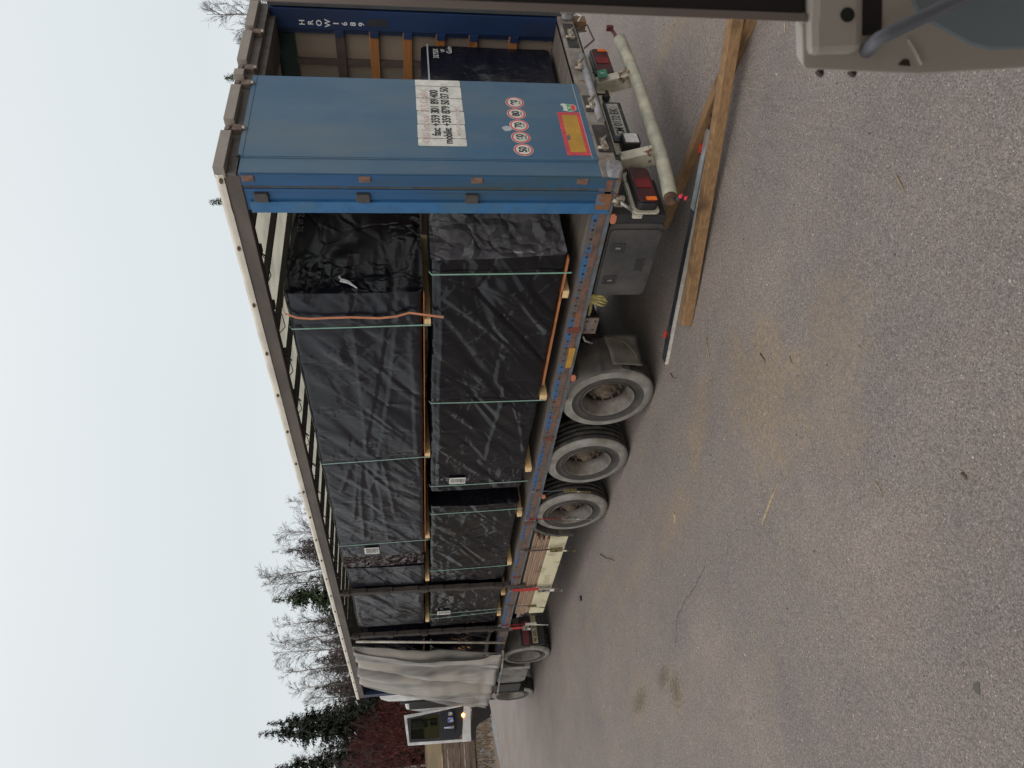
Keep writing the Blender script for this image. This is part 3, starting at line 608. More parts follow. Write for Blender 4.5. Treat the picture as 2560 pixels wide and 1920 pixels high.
# ------ wheels
def wheel_mesh(name_parent, cx, cy, cz, r, w, side, parent, dual=False):
    wt = bpy.data.objects.new('wheel', None); COL.objects.link(wt); wt.parent = parent; wt.location = (cx, cy, cz)
    s = -side   # profile x grows towards the outside for side -1
    prof = []; seg = []
    def P(x, rr, mi): prof.append((x, rr)); seg.append(mi)
    q = r/.517
    for x, rr, mi in ((-.19, .29, 1), (-.195, .33, 0), (-.20, .40, 0), (-.19, .47, 0), (-.165, .502, 2), (-.15, .517, 2)): P(x, rr*q, mi)
    for k in range(5):
        x0 = -.15+k*.062; 
        for dx, rr in ((.0, .517), (.045, .517), (.047, .503), (.060, .503)): P(x0+dx, rr*q, 2)
    for x, rr, mi in ((.155, .516, 2), (.172, .503, 0), (.186, .484, 0), (.193, .46, 0), (.195, .43, 0), (.193, .408, 0), (.197, .398, 0), (.190, .390, 1), (.186, .36, 1), (.184, .330, 1), (.190, .322, 1), (.178, .310, 1), (.178, .296, 1)): P(x, rr*q, mi)
    prof = [(x*w/.385*(-s)*-1, rr) for x, rr in prof] if s > 0 else [(-x*w/.385, rr) for x, rr in prof]
    ty = MB().lathe(prof, 0, 0, 0, 64, seg_m=seg[1:]).build('tyre', [tyre_m, tyre_b, tread_m], wt)
    o_ = 1 if s > 0 else -1
    wo = w/2*o_
    rim = [(wo*.925, .298*q), (wo*1.0, .302*q), (wo*1.01, .292*q), (wo*.95, .280*q), (wo*.62, .272*q), (wo*.52, .248*q), (wo*.10, .240*q), (wo*-.45, .236*q), (wo*-.55, .12*q), (wo*-.55, .0)]
    rm = MB().lathe(rim, 0, 0, 0, 48, seg_m=[0, 1, 0, 0, 0, 0, 1, 1, 1]).build('rim', [rimm, rim_dk], wt)
    hb = MB().lathe([(wo*-.5, .19*q), (wo*.05, .185*q), (wo*.08, .125*q), (wo*.35, .115*q), (wo*.38, .10*q), (wo*.38, .072*q), (wo*.60, .068*q), (wo*.64, .058*q), (wo*.65, 0)], 0, 0, 0, 24)
    for k in range(10):
        a = 2*pi*k/10; yy, zz = .168*q*cos(a), .168*q*sin(a)
        hb.tube([(0, yy, zz), (wo*.20, yy, zz)], .019*q, 6); hb.tube([(0, yy, zz), (wo*.34, yy, zz)], .011*q, 6)
    hb = hb.build('hub', hubm, wt)
    return wt
ax = MB()
for i in range(3):
    y = 2.945+1.31*i
    wheel_mesh('', -1.255+.1925, y, .517, .517, .385, 1 if 0 else 1, TR)
    wheel_mesh('', 1.255-.1925, y, .517, .517, .385, -1, TR)
    ax.tube([(-1.1, y, .517), (1.1, y, .517)], .07, 10); ax.box(-.6, -.45, y-.2, y+.1, .5, .72); ax.box(.45, .6, y-.2, y+.1, .5, .72)
ax.build('axle', dark, TR)
# mudguards
for (yc, a0, a1) in ((2.945, pi*.55, pi*1.06), (5.565, -.06*pi, .45*pi)):
    mg = MB(); n = 22; x0, x1 = -1.30, -.86
    for i in range(n+1):
        a = a0+(a1-a0)*i/n; rr = .60+(.012 if i % 5 == 0 else 0); y, z = yc+rr*cos(a), .517+rr*sin(a); z = min(z, 1.0)
        yi, zi = yc+(rr-.05)*cos(a), min(.517+(rr-.05)*sin(a), .985)
        mg.v += [(x0, yi, zi), (x0, y, z), (x1, y, z), (x1, yi, zi)]
        if i:
            b0 = len(mg.v)-8
            for k in range(4): mg.face([b0+k, b0+(k+1) % 4, b0+4+(k+1) % 4, b0+4+k], 0, False)
    mg.build('mudguard', M('mudguard_plastic', (.045, .043, .041), .6, dirt=(.10, .09, .08), ds=4, dr=(.4, .7)), TR)
fl = MB(); n = 12
for i in range(n+1):
    for j in range(9):
        u_, v_ = i/n, j/8; fl.v.append((-.93-.385*u_+.02*v_, 2.245+.05*sin(u_*2.6)*v_+.03*v_*v_+.012*sin(u_*9), .64-.36*v_-.035*u_*(1-v_)))
    if i:
        for j in range(8): k = (i-1)*9+j; fl.face([k, k+1, k+10, k+9], 0, True)
o = fl.build('mudflap', flapm, TR); o.modifiers.new('s', 'SOLIDIFY').thickness = .012
# moulded curve lines on the flap
q = MB(); q.tube([(-.96-.30*(1-cos(a)), 2.238, .60-.25*sin(a)) for a in [k*pi/2/10 for k in range(11)]], .006, 5); q.build('moulded_line', M('flap_line', (.10, .085, .06), .8), o)
# bracket and underbody bits behind the toolbox
q = MB(); q.box(-1.2, -1.185, 1.68, 1.9, .84, .99); q.build('perforated_bracket', M('bracket_tan', (.17, .14, .12), .7, dirt=(.1, .07, .06), ds=12), TR)
q = MB()
for yy, zz in ((1.72, .95), (1.84, .95), (1.72, .87), (1.84, .88)): q.tube([(-1.203, yy, zz), (-1.184, yy, zz)], .012, 8)
q.build('bracket_holes', black, TR)
MB().tube([(-1.2, 1.93, .96), (-1.22, 1.98, .93), (-1.22, 2.02, .85)], .012, 8).build('release_handle', steel, TR)
# ------ toolbox
tb = MB(); tb.rrect(0, -1.225, -.72, .50, 1.335, .49, .972, .045, 0)
TB = tb.build('toolbox', dkplas, TR, bevel=.012)
q = MB(); q.rrect(0, -1.245, -1.2255, .55, 1.32, .50, .955, .05, 0); lid = q.build('lid', dkplas, TB, bevel=.012)
for yy in (.74, 1.12):
    q = MB(); q.rrect(0, -1.252, -1.2455, yy-.05, yy+.05, .80, .925, .014, 0); l_ = q.build('latch', black, lid, bevel=.003)
    MB().box(-1.2575, -1.2525, yy-.008, yy+.008, .84, .88).build('lock_tongue', steel, l_)
q = MB(); q.box(-1.2475, -1.2453, .87, 1.01, .60, .665); q.tube([(-1.249, .875, .598), (-1.249, 1.01, .598)], .006, 6); q.build('grip_recess', M('recess_dark', (.018, .017, .017), .7), lid)
q = MB()
for yy in (.78, 1.04): q.box(-1.2465, -1.2453, yy, yy+.1, .522, .53)
q.build('hinge_slot', black, lid)
MB().rrect(0, -1.215, -.75, .41, .5, .50, .985, .02).build('side_guard', black, TR, bevel=.006)
# ------ rear lights, plate beam, under-run bumper
LB = MB(); LB.box(-.66, .66, .36, .40, .66, .80); LB.box(-.62, .62, .38, .5, .78, .80); LB.box(-1.24, -.66, .39, .43, .72, .80); LB.box(.66, 1.24, .39, .43, .72, .80)
LBo = LB.build('light_beam', white_st, TR, bevel=.004)
PF = MB(); PF.rrect(1, .335, .352, -.30, .315, .62, .79, .012); PFo = PF.build('plate_holder', plateb, LBo)
pw = MB(); pw.rrect(1, .331, .3345, -.255, .285, .655, .765, .006, 0); pw.box(-.254, -.222, .3295, .3308, .657, .763, 1); pl_ = pw.build('number_plate', [platem, bluep], PFo)
text('plate_text', 'CM 0132 EK', .112, ink, pl_, NX, UZ, (-.215, .3292, .672), ext=.0005, sx=.72, bold=.0012)
MB().tube([(.35, .33, .745), (.42, .345, .745)], .03, 10).build('plate_lamp', black, LBo)
wl = MB(); wl.rrect(1, .24, .34, -.47, -.31, .60, .755, .018); wl = wl.build('work_lamp', black, TR, bevel=.005)
MB().rrect(1, .236, .2395, -.455, -.325, .617, .738, .012).build('lens', whl, wl)
for sgn in (-1, 1):
    hx = sgn*.97
    h = MB(); h.rrect(1, .37, .385, hx-.27, hx+.27, .575, .80, .04); ho = h.build('tail_light', white_st, TR, bevel=.003)
    h = MB(); h.rrect(1, .30, .3695, hx-.24, hx+.24, .59, .775, .05); hbo = h.build('housing', black, ho, bevel=.006)
    h = MB(); h.rrect(1, .285, .2995, hx-.225, hx+.225, .60, .765, .045); h.build('lens', redl, hbo, bevel=.006)
    MB().rrect(1, .279, .2845, hx+sgn*.190-.022, hx+sgn*.190+.022, .61, .70, .008).build('amber_reflector', orgl, hbo)
    MB().rrect(1, .281, .2845, hx-.05, hx+.06, .62, .75, .01).build('brake_lens', M('brake_red', (.17, .008, .014), .35), hbo)
    a = MB(); ax_ = sgn*.60; a.obox((ax_, .30, .64), (.055, 0, 0), (0, .07, 0), (0, .05, .17)); ao = a.build('bumper_arm', white_st, TR, bevel=.004)
    if sgn > 0:
        q = MB(); q.tube([(.585, .2, .60), (.60, .18, .56), (.56, .16, .52)], .012, 6).tube([(.62, .2, .56), (.66, .18, .53)], .009, 6).box(.56, .64, .215, .24, .52, .60)
        q.build('bent_hook', M('hook_rust', (.13, .06, .035), .9, dirt=(.3, .27, .2), ds=20), ao)
        gq = MB().obox((.60, .212, .765), (.062, 0, 0), (0, .003, 0), (0, .012, .045)).build('green_sticker', green, ao)
        text('sticker_letter', 'V', .07, whitei, gq, NX, UZ, (.575, .205, .742), ext=.001)
bt = MB(); bt.tube([(-1.225+2.46*k/30, .20+.03*max(0, (-.55-(-1.225+2.46*k/30)))**1.4, .47+.012*sin(k*.21)+.10*max(0, (-.55-(-1.225+2.46*k/30)))**1.4) for k in range(31)], .059, 24, 0)
BT = bt.build('bumper_tube', bumperm, TR)
MB().tube([(-1.264, .22, .532), (-1.222, .218, .528)], .055, 20).build('tube_end', bumend, BT)
MB().tube([(1.235, .2, .49), (1.33, .16, .54)], .018, 8).rrect(1, .12, .17, 1.325, 1.36, .53, .60, .01).build('stalk_marker', M('marker_dark', (.09, .02, .025), .5), BT)
MB().tube([(-1.24, .22, .50), (-1.33, .15, .48)], .022, 8).build('stalk_marker', black, BT)
MB().tube([(-1.335, .135, .495), (-1.335, .11, .495)], .017, 8).tube([(-1.36, .135, .46), (-1.36, .11, .46)], .013, 8).build('stalk_lamp', M('pink_lamp', (.5, .03, .06), .3), BT)
# rope hook and wire loop under the rear beam
MB().tube([(.95, -.03, .99), (1.0, -.05, .89), (.72, -.05, .87), (.60, -.03, .98)], .008, 6).tube([(.9, -.03, .99), (.84, -.07, .93)], .008, 6).build('wire_loop', M('wire_rust', (.06, .04, .035), .8), TR)
q = MB().box(1.16, 1.27, .0, .1, .86, 1.0).build('corner_foot', M('foot_right', (.2, .11, .05), .85, dirt=(.12, .11, .1), ds=12), TR)
MB().tube([(1.13, -.06, 1.10), (1.2, -.08, 1.03), (1.12, -.07, .93), (1.05, -.06, .97)], .008, 6).build('cord_loop', M('cord_pale', (.45, .45, .42), .8), TR)
cp_ = MB().box(-1.272, -1.15, -.03, .25, .985, 1.03); cp_.build('corner_plate', M('corner_plate_grey', (.14, .12, .11), .7, rust=RUST, rs=9, rr=(.55, .62)), TR, bevel=.003)
q = MB(); q.tube([(-1.285, .20, 1.02), (-1.30, .22, .96)], .02, 8); q.box(-1.30, -1.27, .17, .26, .93, 1.0); q = q.build('corner_lock', zinc, TR)
MB().tube([(-1.30, .21, .965), (-1.34, .26, .86)], .014, 8).build('lock_handle', steel, q)

# ================================================================== THE LOAD: packs wrapped in black film
def pack(x0, x1, y0, y1, z0, z1, label, seed, mats=(wrap_m,), res=.022, straps=(), creases=22, amp=1.0, group='timber packs wrapped in black film', slant=0, zone=None, bear=(), bz=.065, lines=()):
    """zone(y, face) -> material slot"""
    rr = random.Random(seed); T = thing('timber_pack', label, 'timber pack', ((x0+x1)/2, (y0+y1)/2, z0), group)
    off = Vector(T.location)
    b_ = MB(); lx, ly, lz = x1-x0, y1-y0, z1-z0
    # long soft folds on the side face, given as segments in (y, z)
    cr_ = []
    for _ in range(int(creases*ly/2)):
        cy, cz = rr.uniform(y0, y1), rr.uniform(z0, z1); an = rr.choice([rr.uniform(-.25, .25), rr.uniform(-.9, .9), rr.uniform(1.0, 2.1)]); l = rr.uniform(.08, .55)*(1.8 if abs(an) < .3 else 1)
        cr_.append((cy-cos(an)*l/2, cz-sin(an)*l/2, cy+cos(an)*l/2, cz+sin(an)*l/2, rr.uniform(.006, .022), rr.uniform(-.008, .011)*amp))
    for (sy) in [s[0] for s in straps]:
        for _ in range(9):      # fans of folds where the straps bite
            cz = rr.uniform(z0+.1, z1-.1); l = rr.uniform(.1, .4); sg_ = rr.choice((-1, 1)); dz = rr.uniform(-.25, .25)
            cr_.append((sy, cz, sy+sg_*l, cz+dz*l*2, rr.uniform(.006, .014), rr.uniform(.003, .008)*amp))
    segs = []
    for (pl_, kind, w, a) in lines:
        for (q0, q1) in zip(pl_, pl_[1:]): segs.append((*q0, *q1, kind, w, a))
    def fold(y, z):
        h = 0; st_ = {}
        for (ya, za, yb, zb, kind, w, a) in segs:
            dx, dz = yb-ya, zb-za; L2 = dx*dx+dz*dz; t_ = ((y-ya)*dx+(z-za)*dz)/L2
            if t_ < -.02 or t_ > 1.02: continue
            sd = (-(y-ya)*dz+(z-za)*dx)/sqrt(L2)
            if abs(sd) > .25: continue
            if kind == 's': sd = -sd
            if kind == 's': h += a*exp(-abs(sd)/.10)*(1 if sd > 0 else max(0, 1+sd/w))*(1 if sd > 0 else .6)
            else: h += a*(exp(-(sd/w)**2) if sd > 0 else exp(-(sd/(w*4))**2))
        for (ya, za, yb, zb, w, a) in cr_:
            if y < min(ya, yb)-.07 or y > max(ya, yb)+.07 or z < min(za, zb)-.07 or z > max(za, zb)+.07: continue
            dx, dz = yb-ya, zb-za; L2 = dx*dx+dz*dz; t_ = ((y-ya)*dx+(z-za)*dz)/L2; tc_ = max(0, min(1, t_)); ex, ez = y-ya-dx*tc_, z-za-dz*tc_
            d = sqrt(ex*ex+ez*ez); sd = (ex*-dz+ez*dx)
            ww = w if sd > 0 else w*2.6
            h += a*exp(-(d/ww)**2)*(.4+.6*sin(pi*max(.05, min(.95, t_))))
        return h
    def disp(p, nrm):
        x, y, z = p; q = Vector((x*1.0+seed*3.1, y, z))
        nz = noise.noise(q*1.3)*.018+noise.noise(q*3.4)*.008
        if nrm[0] < 0: f = fold(y, z)
        elif nrm[1] < 0: f = fold(y0+(x-x0)*.9, z)*.35
        else: f = 0
        h = nz*amp+f
        for s_ in straps:
            if nrm[0] or nrm[2]:
                ys_ = s_[1 if len(s_) > 1 else 0]+(s_[0]-s_[1 if len(s_) > 1 else 0])*(z-z0)/lz; w_ = exp(-((y-ys_)/.05)**2); h = h*(1-w_)-.008*w_
        return h
    def edgefade(p):
        x, y, z = p; d = sorted([min(x-x0, x1-x), min(y-y0, y1-y), min(z-z0, z1-z)])[1]; return min(1, d/.06)
    def jig(p):
        q = Vector(p)*1.9+Vector((seed, 0, 0)); return Vector((noise.noise(q), noise.noise(q+Vector((9, 0, 0))), noise.noise(q+Vector((0, 9, 0)))))*.012*amp
    def grid(o, u, v, nu, nv, nrm, slot):
        k0 = len(b_.v); o, u, v, n_ = Vector(o), Vector(u), Vector(v), Vector(nrm)
        for i in range(nu+1):
            for j in range(nv+1):
                p = o+u*(i/nu)+v*(j/nv); e_ = edgefade(p); q = p+n_*disp(p, nrm)*e_+jig(p)-off
                # rounded long edges
                rd = .055; cxx = min(max(p.x, x0+rd), x1-rd); czz = min(max(p.z, z0+rd), z1-rd); ddx, ddz = p.x-cxx, p.z-czz
                if ddx and ddz:
                    dl = sqrt(ddx*ddx+ddz*ddz)
                    if dl > rd: q -= Vector((ddx*(1-rd/dl), 0, ddz*(1-rd/dl)))
                if slant: q.y += slant*(p.z-z0)/lz*(1 if abs(p.y-y0) < 1.2 else 0)*max(0, 1-(p.y-y0)/1.2)
                b_.v.append(tuple(q))
        for i in range(nu):
            for j in range(nv):
                k = k0+i*(nv+1)+j; sl_ = slot
                if zone: sl_ = zone(y0+ly*(i+.5)/nu if abs(nrm[0]) or nrm[2] else y0, (z0+lz*(j+.5)/nv) if not nrm[2] else z1, nrm)
                b_.face([k, k+1, k+nv+2, k+nv+1], sl_, True)
    ny, nz, nx = int(ly/res), int(lz/res), int(lx/res/2)
    grid((x0, y0, z0), (0, ly, 0), (0, 0, lz), ny, nz, (-1, 0, 0), 0)
    grid((x0, y0, z0), (lx, 0, 0), (0, 0, lz), nx*2, nz, (0, -1, 0), 0)
    grid((x0, y1, z0), (lx, 0, 0), (0, 0, lz), nx, nz//2, (0, 1, 0), 0)
    grid((x1, y0, z0), (0, ly, 0), (0, 0, lz), ny//3, nz//3, (1, 0, 0), 0)
    grid((x0, y0, z1), (0, ly, 0), (lx, 0, 0), ny//2, nx, (0, 0, 1), 0)
    grid((x0, y0, z0), (0, ly, 0), (lx, 0, 0), ny//3, nx//2, (0, 0, -1), 0)
    body = b_.build('wrap', list(mats), T)
    for s_ in straps:
        y = s_[0]; yb = s_[1] if len(s_) > 1 else y; e_ = .004; c = Vector(off)
        q = MB()
        P_ = [Vector((x0-.014, yb, z0-.062)), Vector((x0-.016, yb, z0)), Vector((x0-.019, yb+(y-yb)*.5, (z0+z1)/2)), Vector((x0-.017, y, z1-.01)), Vector((x0+.02, y, z1+.012)), Vector((x1, y, z1+.012)), Vector((x1+.012, y, z0))]
        q.ribbon([p-c for p in P_], (0, .015, 0), .002); q.build('strap', strapg, T)
    for yb in bear:
        q = MB(); q.box(x0-.012-off.x, x1-off.x, yb-.045-off.y, yb+.045-off.y, -bz-.004, -.004, 0); q = q.build('bearer', pine, T, bevel=.004)
    return T, off
SIDE = ((0, -1, 0), (0, 0, 1))
def paper(T, off, y0, y1, z0, z1, x=-1.226):
    q = MB(); q.box(x-off.x, x+.002-off.x, y0-off.y, y1-off.y, z0-off.z, z1-off.z); o = q.build('label_paper', signw, T)
    t_ = MB(); rr = random.Random(int(y0*100)); z = z0+.012
    while z < z1-.02:
        w = rr.choice((.002, .003, .005)); t_.box(x-.0015-off.x, x-off.x-.0002, y0+.025-off.y, y1-.02-off.y-rr.uniform(0, .04), z-off.z, z+w-off.z); z += w+rr.uniform(.003, .007)
    t_.build('print_lines', ink, o)
def mark(T, off, txt, y, z, size=.06, x=-1.222, mt=None):
    for i, s_ in enumerate(txt):
        text('stencil', s_, size, mt or M('stencil_white', (.30, .31, .32), .6, dirt=(.03, .03, .035), ds=40, dr=(.45, .6)), T, (0, -1, 0), (0, 0, 1), (x-off.x, y-off.y, z-i*size*1.15-off.z), ext=.0006)
def z1zone(y, z, n): 
    if n[1] < 0: return 1
    return 0
# lower row, near side
P, O_ = pack(-1.2, -.04, .86, 4.86, 1.27, 2.452, 'lowest rear pack of black film with glossy crumpled end, ahead of the blue post', 11, (wrap_m, wrap_s), straps=((1.07, 1.06), (2.955, 2.96), (4.72, 4.69)), slant=.07, zone=z1zone, bear=(1.34, 2.93, 4.43), creases=7, bz=.075, res=.016, lines=(
    ([(.9, 2.385), (1.8, 2.365), (2.7, 2.366), (4.8, 2.362)], 's', .012, .014), ([(1.234, 2.056), (1.616, 1.793), (1.974, 1.551), (2.389, 1.269)], 's', .014, -.024),
    ([(2.278, 1.748), (2.609, 1.76), (2.737, 1.674), (3.049, 1.68), (3.79, 1.758), (4.172, 1.767)], 'r', .014, .012), ([(1.32, 2.337), (1.57, 2.106), (1.775, 1.905)], 'r', .03, .012),
    ([(1.507, 2.347), (2.0, 2.088), (2.179, 1.98)], 'r', .03, .008), ([(1.3, 1.7), (1.7, 1.45), (1.9, 1.33)], 'r', .02, .012), ([(3.0, 1.55), (3.5, 1.42), (4.0, 1.33)], 'r', .016, .008)))
lf = MB(); nu, nv = 40, 14
for i in range(nu+1):
    for j in range(nv+1):
        z = 1.29+1.14*i/nu; v_ = j/nv; bulge_ = .17*sin(pi*min(1, .12+.88*i/nu))**.7
        x = -1.19+.55*v_; y = 4.86+bulge_*(sin(min(1, v_*1.6)*pi*.5))+.035*noise.noise(Vector((x*5, z*4, 3)))+.02*noise.noise(Vector((x*13, z*11, 8)))
        lf.v.append((x-O_.x+.02*noise.noise(Vector((z*7, v_*3, 1))), y-O_.y, z-O_.z))
    if i:
        for j in range(nv): n = (i-1)*(nv+1)+j; lf.face([n, n+1, n+nv+2, n+nv+1], 0, True)
lf.build('loose_film', wrap_s, P)
paper(P, O_, 4.52, 4.665, 2.01, 2.21); mark(P, O_, ['5275', 'VF', '6.0'], 4.58, 2.34, .05); mark(P, O_, ['6.27'], 4.27, 2.34, .05)
q = MB(); q.box(-1.212-O_.x, -1.15-O_.x, .9-O_.y, 2.7-O_.y, -.018, -.003); q.build('base_board', orangewood, P)
P, O_ = pack(-1.2, -.04, 5.28, 7.76, 1.26, 2.445, 'lower pack of black film between the long rear pack and the first dark post', 12, (wrap_m, wrap_s), straps=((5.46, 5.42), (7.29, 7.24)), bear=(5.62, 7.2), creases=30, amp=1.25)
P, O_ = pack(-1.2, -.04, 8.02, 9.68, 1.26, 2.445, 'lower pack of black film between the two dark middle posts', 13, (wrap_m, wrap_s), straps=((9.1, 9.03), (9.3, 9.17)), bear=(8.4, 9.35), creases=26, amp=1.1)
paper(P, O_, 8.95, 9.11, 2.09, 2.31); mark(P, O_, ['Guin'], 8.62, 2.05, .16); mark(P, O_, ['HF', '5.9'], 8.9, 2.3, .07)
P, O_ = pack(-1.17, -.04, 10.05, 13.2, 1.26, 2.44, 'lower pack of black film half hidden behind the bunched grey curtain', 14, (wrap_m,), res=.05, creases=4)
# lower row, far side
P, O_ = pack(.03, 1.17, .30, 5.2, 1.2, 2.462, 'far side pack of black film seen through the open right rear door', 15, (wrap_g, wrap_s), res=.03, straps=(), creases=22, amp=1.2)
for y_ in ((0),):
    q = MB(); q.ribbon([Vector((.03, .285, 2.405))-O_, Vector((.6, .28, 2.402))-O_, Vector((1.17, .285, 2.40))-O_], (0, 0, .014), .003); q.build('strap', M('strap_pale', (.3, .34, .36), .4), P)
wt_ = M('stencil_bright', (.5, .52, .54), .6)
for s_, xx, zz, sz in (('3275X', .875, 2.30, .072), ('VF', .99, 2.235, .06), ('Guin', .97, 2.17, .075)):
    text('stencil', s_, sz, wt_, P, (1, 0, 0), (0, 0, 1), (xx-O_.x, .262-O_.y, zz-O_.z), ext=.0006, sx=.9)
# upper row
def foil(y, z, n):
    return 2 if n[1] < 0 else (1 if (y > 6.66 and n[0] < 0) else 0)
P, O_ = pack(-1.2, -.04, 1.30, 7.03, 2.515, 3.72, 'long upper pack of black film with orange strap and brown foil at far end', 21, (wrap_g, wrap_r, wrap_m), straps=((1.74, 1.715), (4.09, 4.02), (6.26, 6.21)), zone=foil, bear=(1.69, 4.0, 6.13), creases=6, res=.017, lines=(
    ([(1.35, 3.19), (1.742, 3.182), (2.547, 3.174), (3.782, 3.182), (5.541, 3.202)], 's', .010, .010), ([(1.332, 2.746), (2.107, 2.812), (2.958, 2.904), (4.464, 3.123), (4.952, 3.258)], 's', .010, .012),
    ([(1.368, 2.798), (1.691, 2.843), (2.37, 2.935), (3.753, 3.164)], 's', .010, -.010), ([(1.334, 2.657), (1.962, 2.636), (3.078, 2.625), (3.884, 2.612), (5.1, 2.53)], 's', .010, .010),
    ([(4.248, 3.297), (5.512, 3.463)], 'r', .010, .010), ([(4.143, 3.381), (4.741, 3.551)], 'r', .010, .011), ([(4.043, 3.016), (4.408, 2.982), (5.374, 2.912)], 'r', .010, .008),
    ([(1.772, 3.562), (2.087, 3.399), (2.432, 3.137)], 'r', .05, .010), ([(2.305, 3.448), (2.615, 3.265)], 'r', .03, .007), ([(4.12, 3.25), (5.0, 3.33), (6.1, 3.36)], 'r', .010, .009), ([(4.1, 3.1), (5.2, 3.07), (6.2, 3.03)], 's', .010, .008)))
paper(P, O_, 6.345, 6.545, 3.16, 3.365); mark(P, O_, ['5275'], 6.52, 3.60, .075); mark(P, O_, ['HF'], 6.52, 3.50, .07)
q = MB(); q.box(-1.213-O_.x, -1.16-O_.x, 1.32-O_.y, 6.6-O_.y, -.008, -.001); q.build('base_board', orangewood, P)
mark_y = None
text('stencil', 'SZ VF 275', .075, M('stencil_dim', (.10, .105, .11), .6), P, (1, 0, 0), (0, 0, 1), (-.45-O_.x, 1.255-O_.y, 3.60-O_.z), ext=.0006)
q = MB(); q.prism([(-1.05, 3.255), (-1.068, 3.20), (-1.10, 3.16), (-1.185, 3.09), (-1.12, 3.175), (-1.10, 3.24), (-1.03, 3.235)], 1, 1.25, 1.262); q = q.build('torn_hole', M('torn_film', (.45, .47, .5), .5), P)
for v in q.data.vertices: v.co -= O_
P, O_ = pack(-1.2, -.04, 7.08, 7.76, 2.515, 3.68, 'short upper pack of black film just behind the first dark middle post', 22, (wrap_g,), straps=(), bear=(7.62,), creases=30, amp=1.2)
P, O_ = pack(-1.2, -.04, 8.06, 9.52, 2.515, 3.68, 'upper pack of black film between the two dark middle posts', 23, (wrap_g,), straps=(), bear=(9.4,), creases=26, amp=1.2)
P, O_ = pack(-1.17, -.04, 10.05, 13.2, 2.515, 3.66, 'upper pack of black film half hidden behind the bunched grey curtain', 24, (wrap_g,), res=.05, creases=4)
# loose orange strap over the upper pack
op = [(-1.18, 1.50, 3.76), (-1.228, 1.524, 3.735), (-1.236, 1.571, 3.64), (-1.236, 1.586, 3.524), (-1.232, 1.582, 3.346), (-1.238, 1.572, 3.166), (-1.236, 1.592, 2.927), (-1.238, 1.572, 2.768), (-1.24, 1.521, 2.645), (-1.245, 1.551, 2.487), (-1.24, 1.587, 2.335)]
tag(MB().ribbon([(-.9, 1.48, 3.765)]+op, (.006, .034, 0), .003).build('lashing_strap', strapo), 'loose orange webbing strap hanging down the long upper pack', 'strap')

# ------ ratchet straps hanging from the side rail
def strap_thing(y, ztop, zbot, col, rmat, label, w=.03, lean=0.0, out=.02, hand=1):
    T = thing('ratchet_strap', label, 'ratchet strap', (XL-out, y, ztop), 'ratchet straps hanging from the side rail'); L = ztop-zbot
    MB().box(-.012, .02, -.015, .015, -.03, .02).build('hook', ratchs, T)
    wl_ = L*.55
    MB().ribbon([(0, 0, 0), (-.004, lean*.3, -wl_*.5), (0, lean*.6, -wl_)], (0, w, 0) if w > .02 else (.018, w, 0), .003).build('webbing', col, T)
    q = MB(); a = -wl_
    for s_ in (-1, 1): q.box(-.03, .012, lean*.6+s_*w*.65-.003, lean*.6+s_*w*.65+.003, a-L*.22, a+.01)
    q.tube([(-.012, lean*.6-w*.75, a-L*.06), (-.012, lean*.6+w*.75, a-L*.06)], .016, 8); q.tube([(-.02, lean*.6-w*.6, a-L*.18), (-.02, lean*.6+w*.6, a-L*.18)], .012, 8)
    q.build('ratchet', rmat, T)
    q = MB()
    for s_ in (-1, 1): q.tube([(-.02, lean*.6+s_*w*.5, a-L*.12), (-.045, lean+s_*w*.45, -L)], .006, 6)
    q.tube([(-.045, lean-w*.5, -L), (-.045, lean+w*.5, -L)], .011, 6); q.build('handle', rmat, T)
    MB().box(-.035, -.03, lean*.6-w*.4, lean*.6+w*.4, a-L*.30, a-L*.22).build('tag', signw, T)
    return T
strap_thing(4.83, 1.13, .40, strapk, ratch, 'thin grey strap with olive ratchet hanging before the middle trailer wheel', .014)
strap_thing(5.60, 1.14, .24, strapr, ratchs, 'thin red strap hanging across the foremost trailer wheel', .014)
strap_thing(6.59, 1.10, .32, M('dark_webbing', (.05, .03, .025), .8), ratch, 'dark strap with yellow ratchet over the rear end of the board stack', .05)
strap_thing(8.07, 1.13, .30, strapr, ratchs, 'wide red strap with steel ratchet over the middle of the board stack', .11)
strap_thing(8.74, 1.14, .48, strapk, ratch, 'thin grey strap with olive ratchet near the front end of the board stack', .012, .06)
strap_thing(9.66, 1.20, .33, strapr, M('ratchet_pale', (.45, .44, .4), .5), 'thin red strap with pale ratchet just rear of the truck wheel', .014)
strap_thing(9.84, .99, .56, strapr, ratchs, 'short wide red strap hanging before the truck mudflap', .10)
# yellow glove tucked behind the toolbox
gl = thing('work_glove', 'yellow rubber work glove tucked under the rail beside the toolbox', 'glove', (-1.19, 1.42, .97))
gm = M('glove_yellow', (.34, .29, .10), .7, dirt=(.2, .17, .07), ds=30)
g_ = MB(); g_.rrect(0, -.012, .014, -.06, .07, -.07, .03, .03)
g_.build('palm', gm, gl, bevel=.01)
for k, (dy, l) in enumerate(((-.045, .07), (-.015, .09), (.015, .085), (.045, .07))):
    MB().tube([(0, dy, -.05), (-.01, dy+.01*k, -.07-l*.5), (-.02, dy+.03, -.07-l)], .015, 8, r2=.010).build('finger', gm, gl)
MB().tube([(0, .06, -.01), (-.01, .12, -.02), (-.02, .20, -.015)], .02, 8, r2=.012).build('thumb', gm, gl)

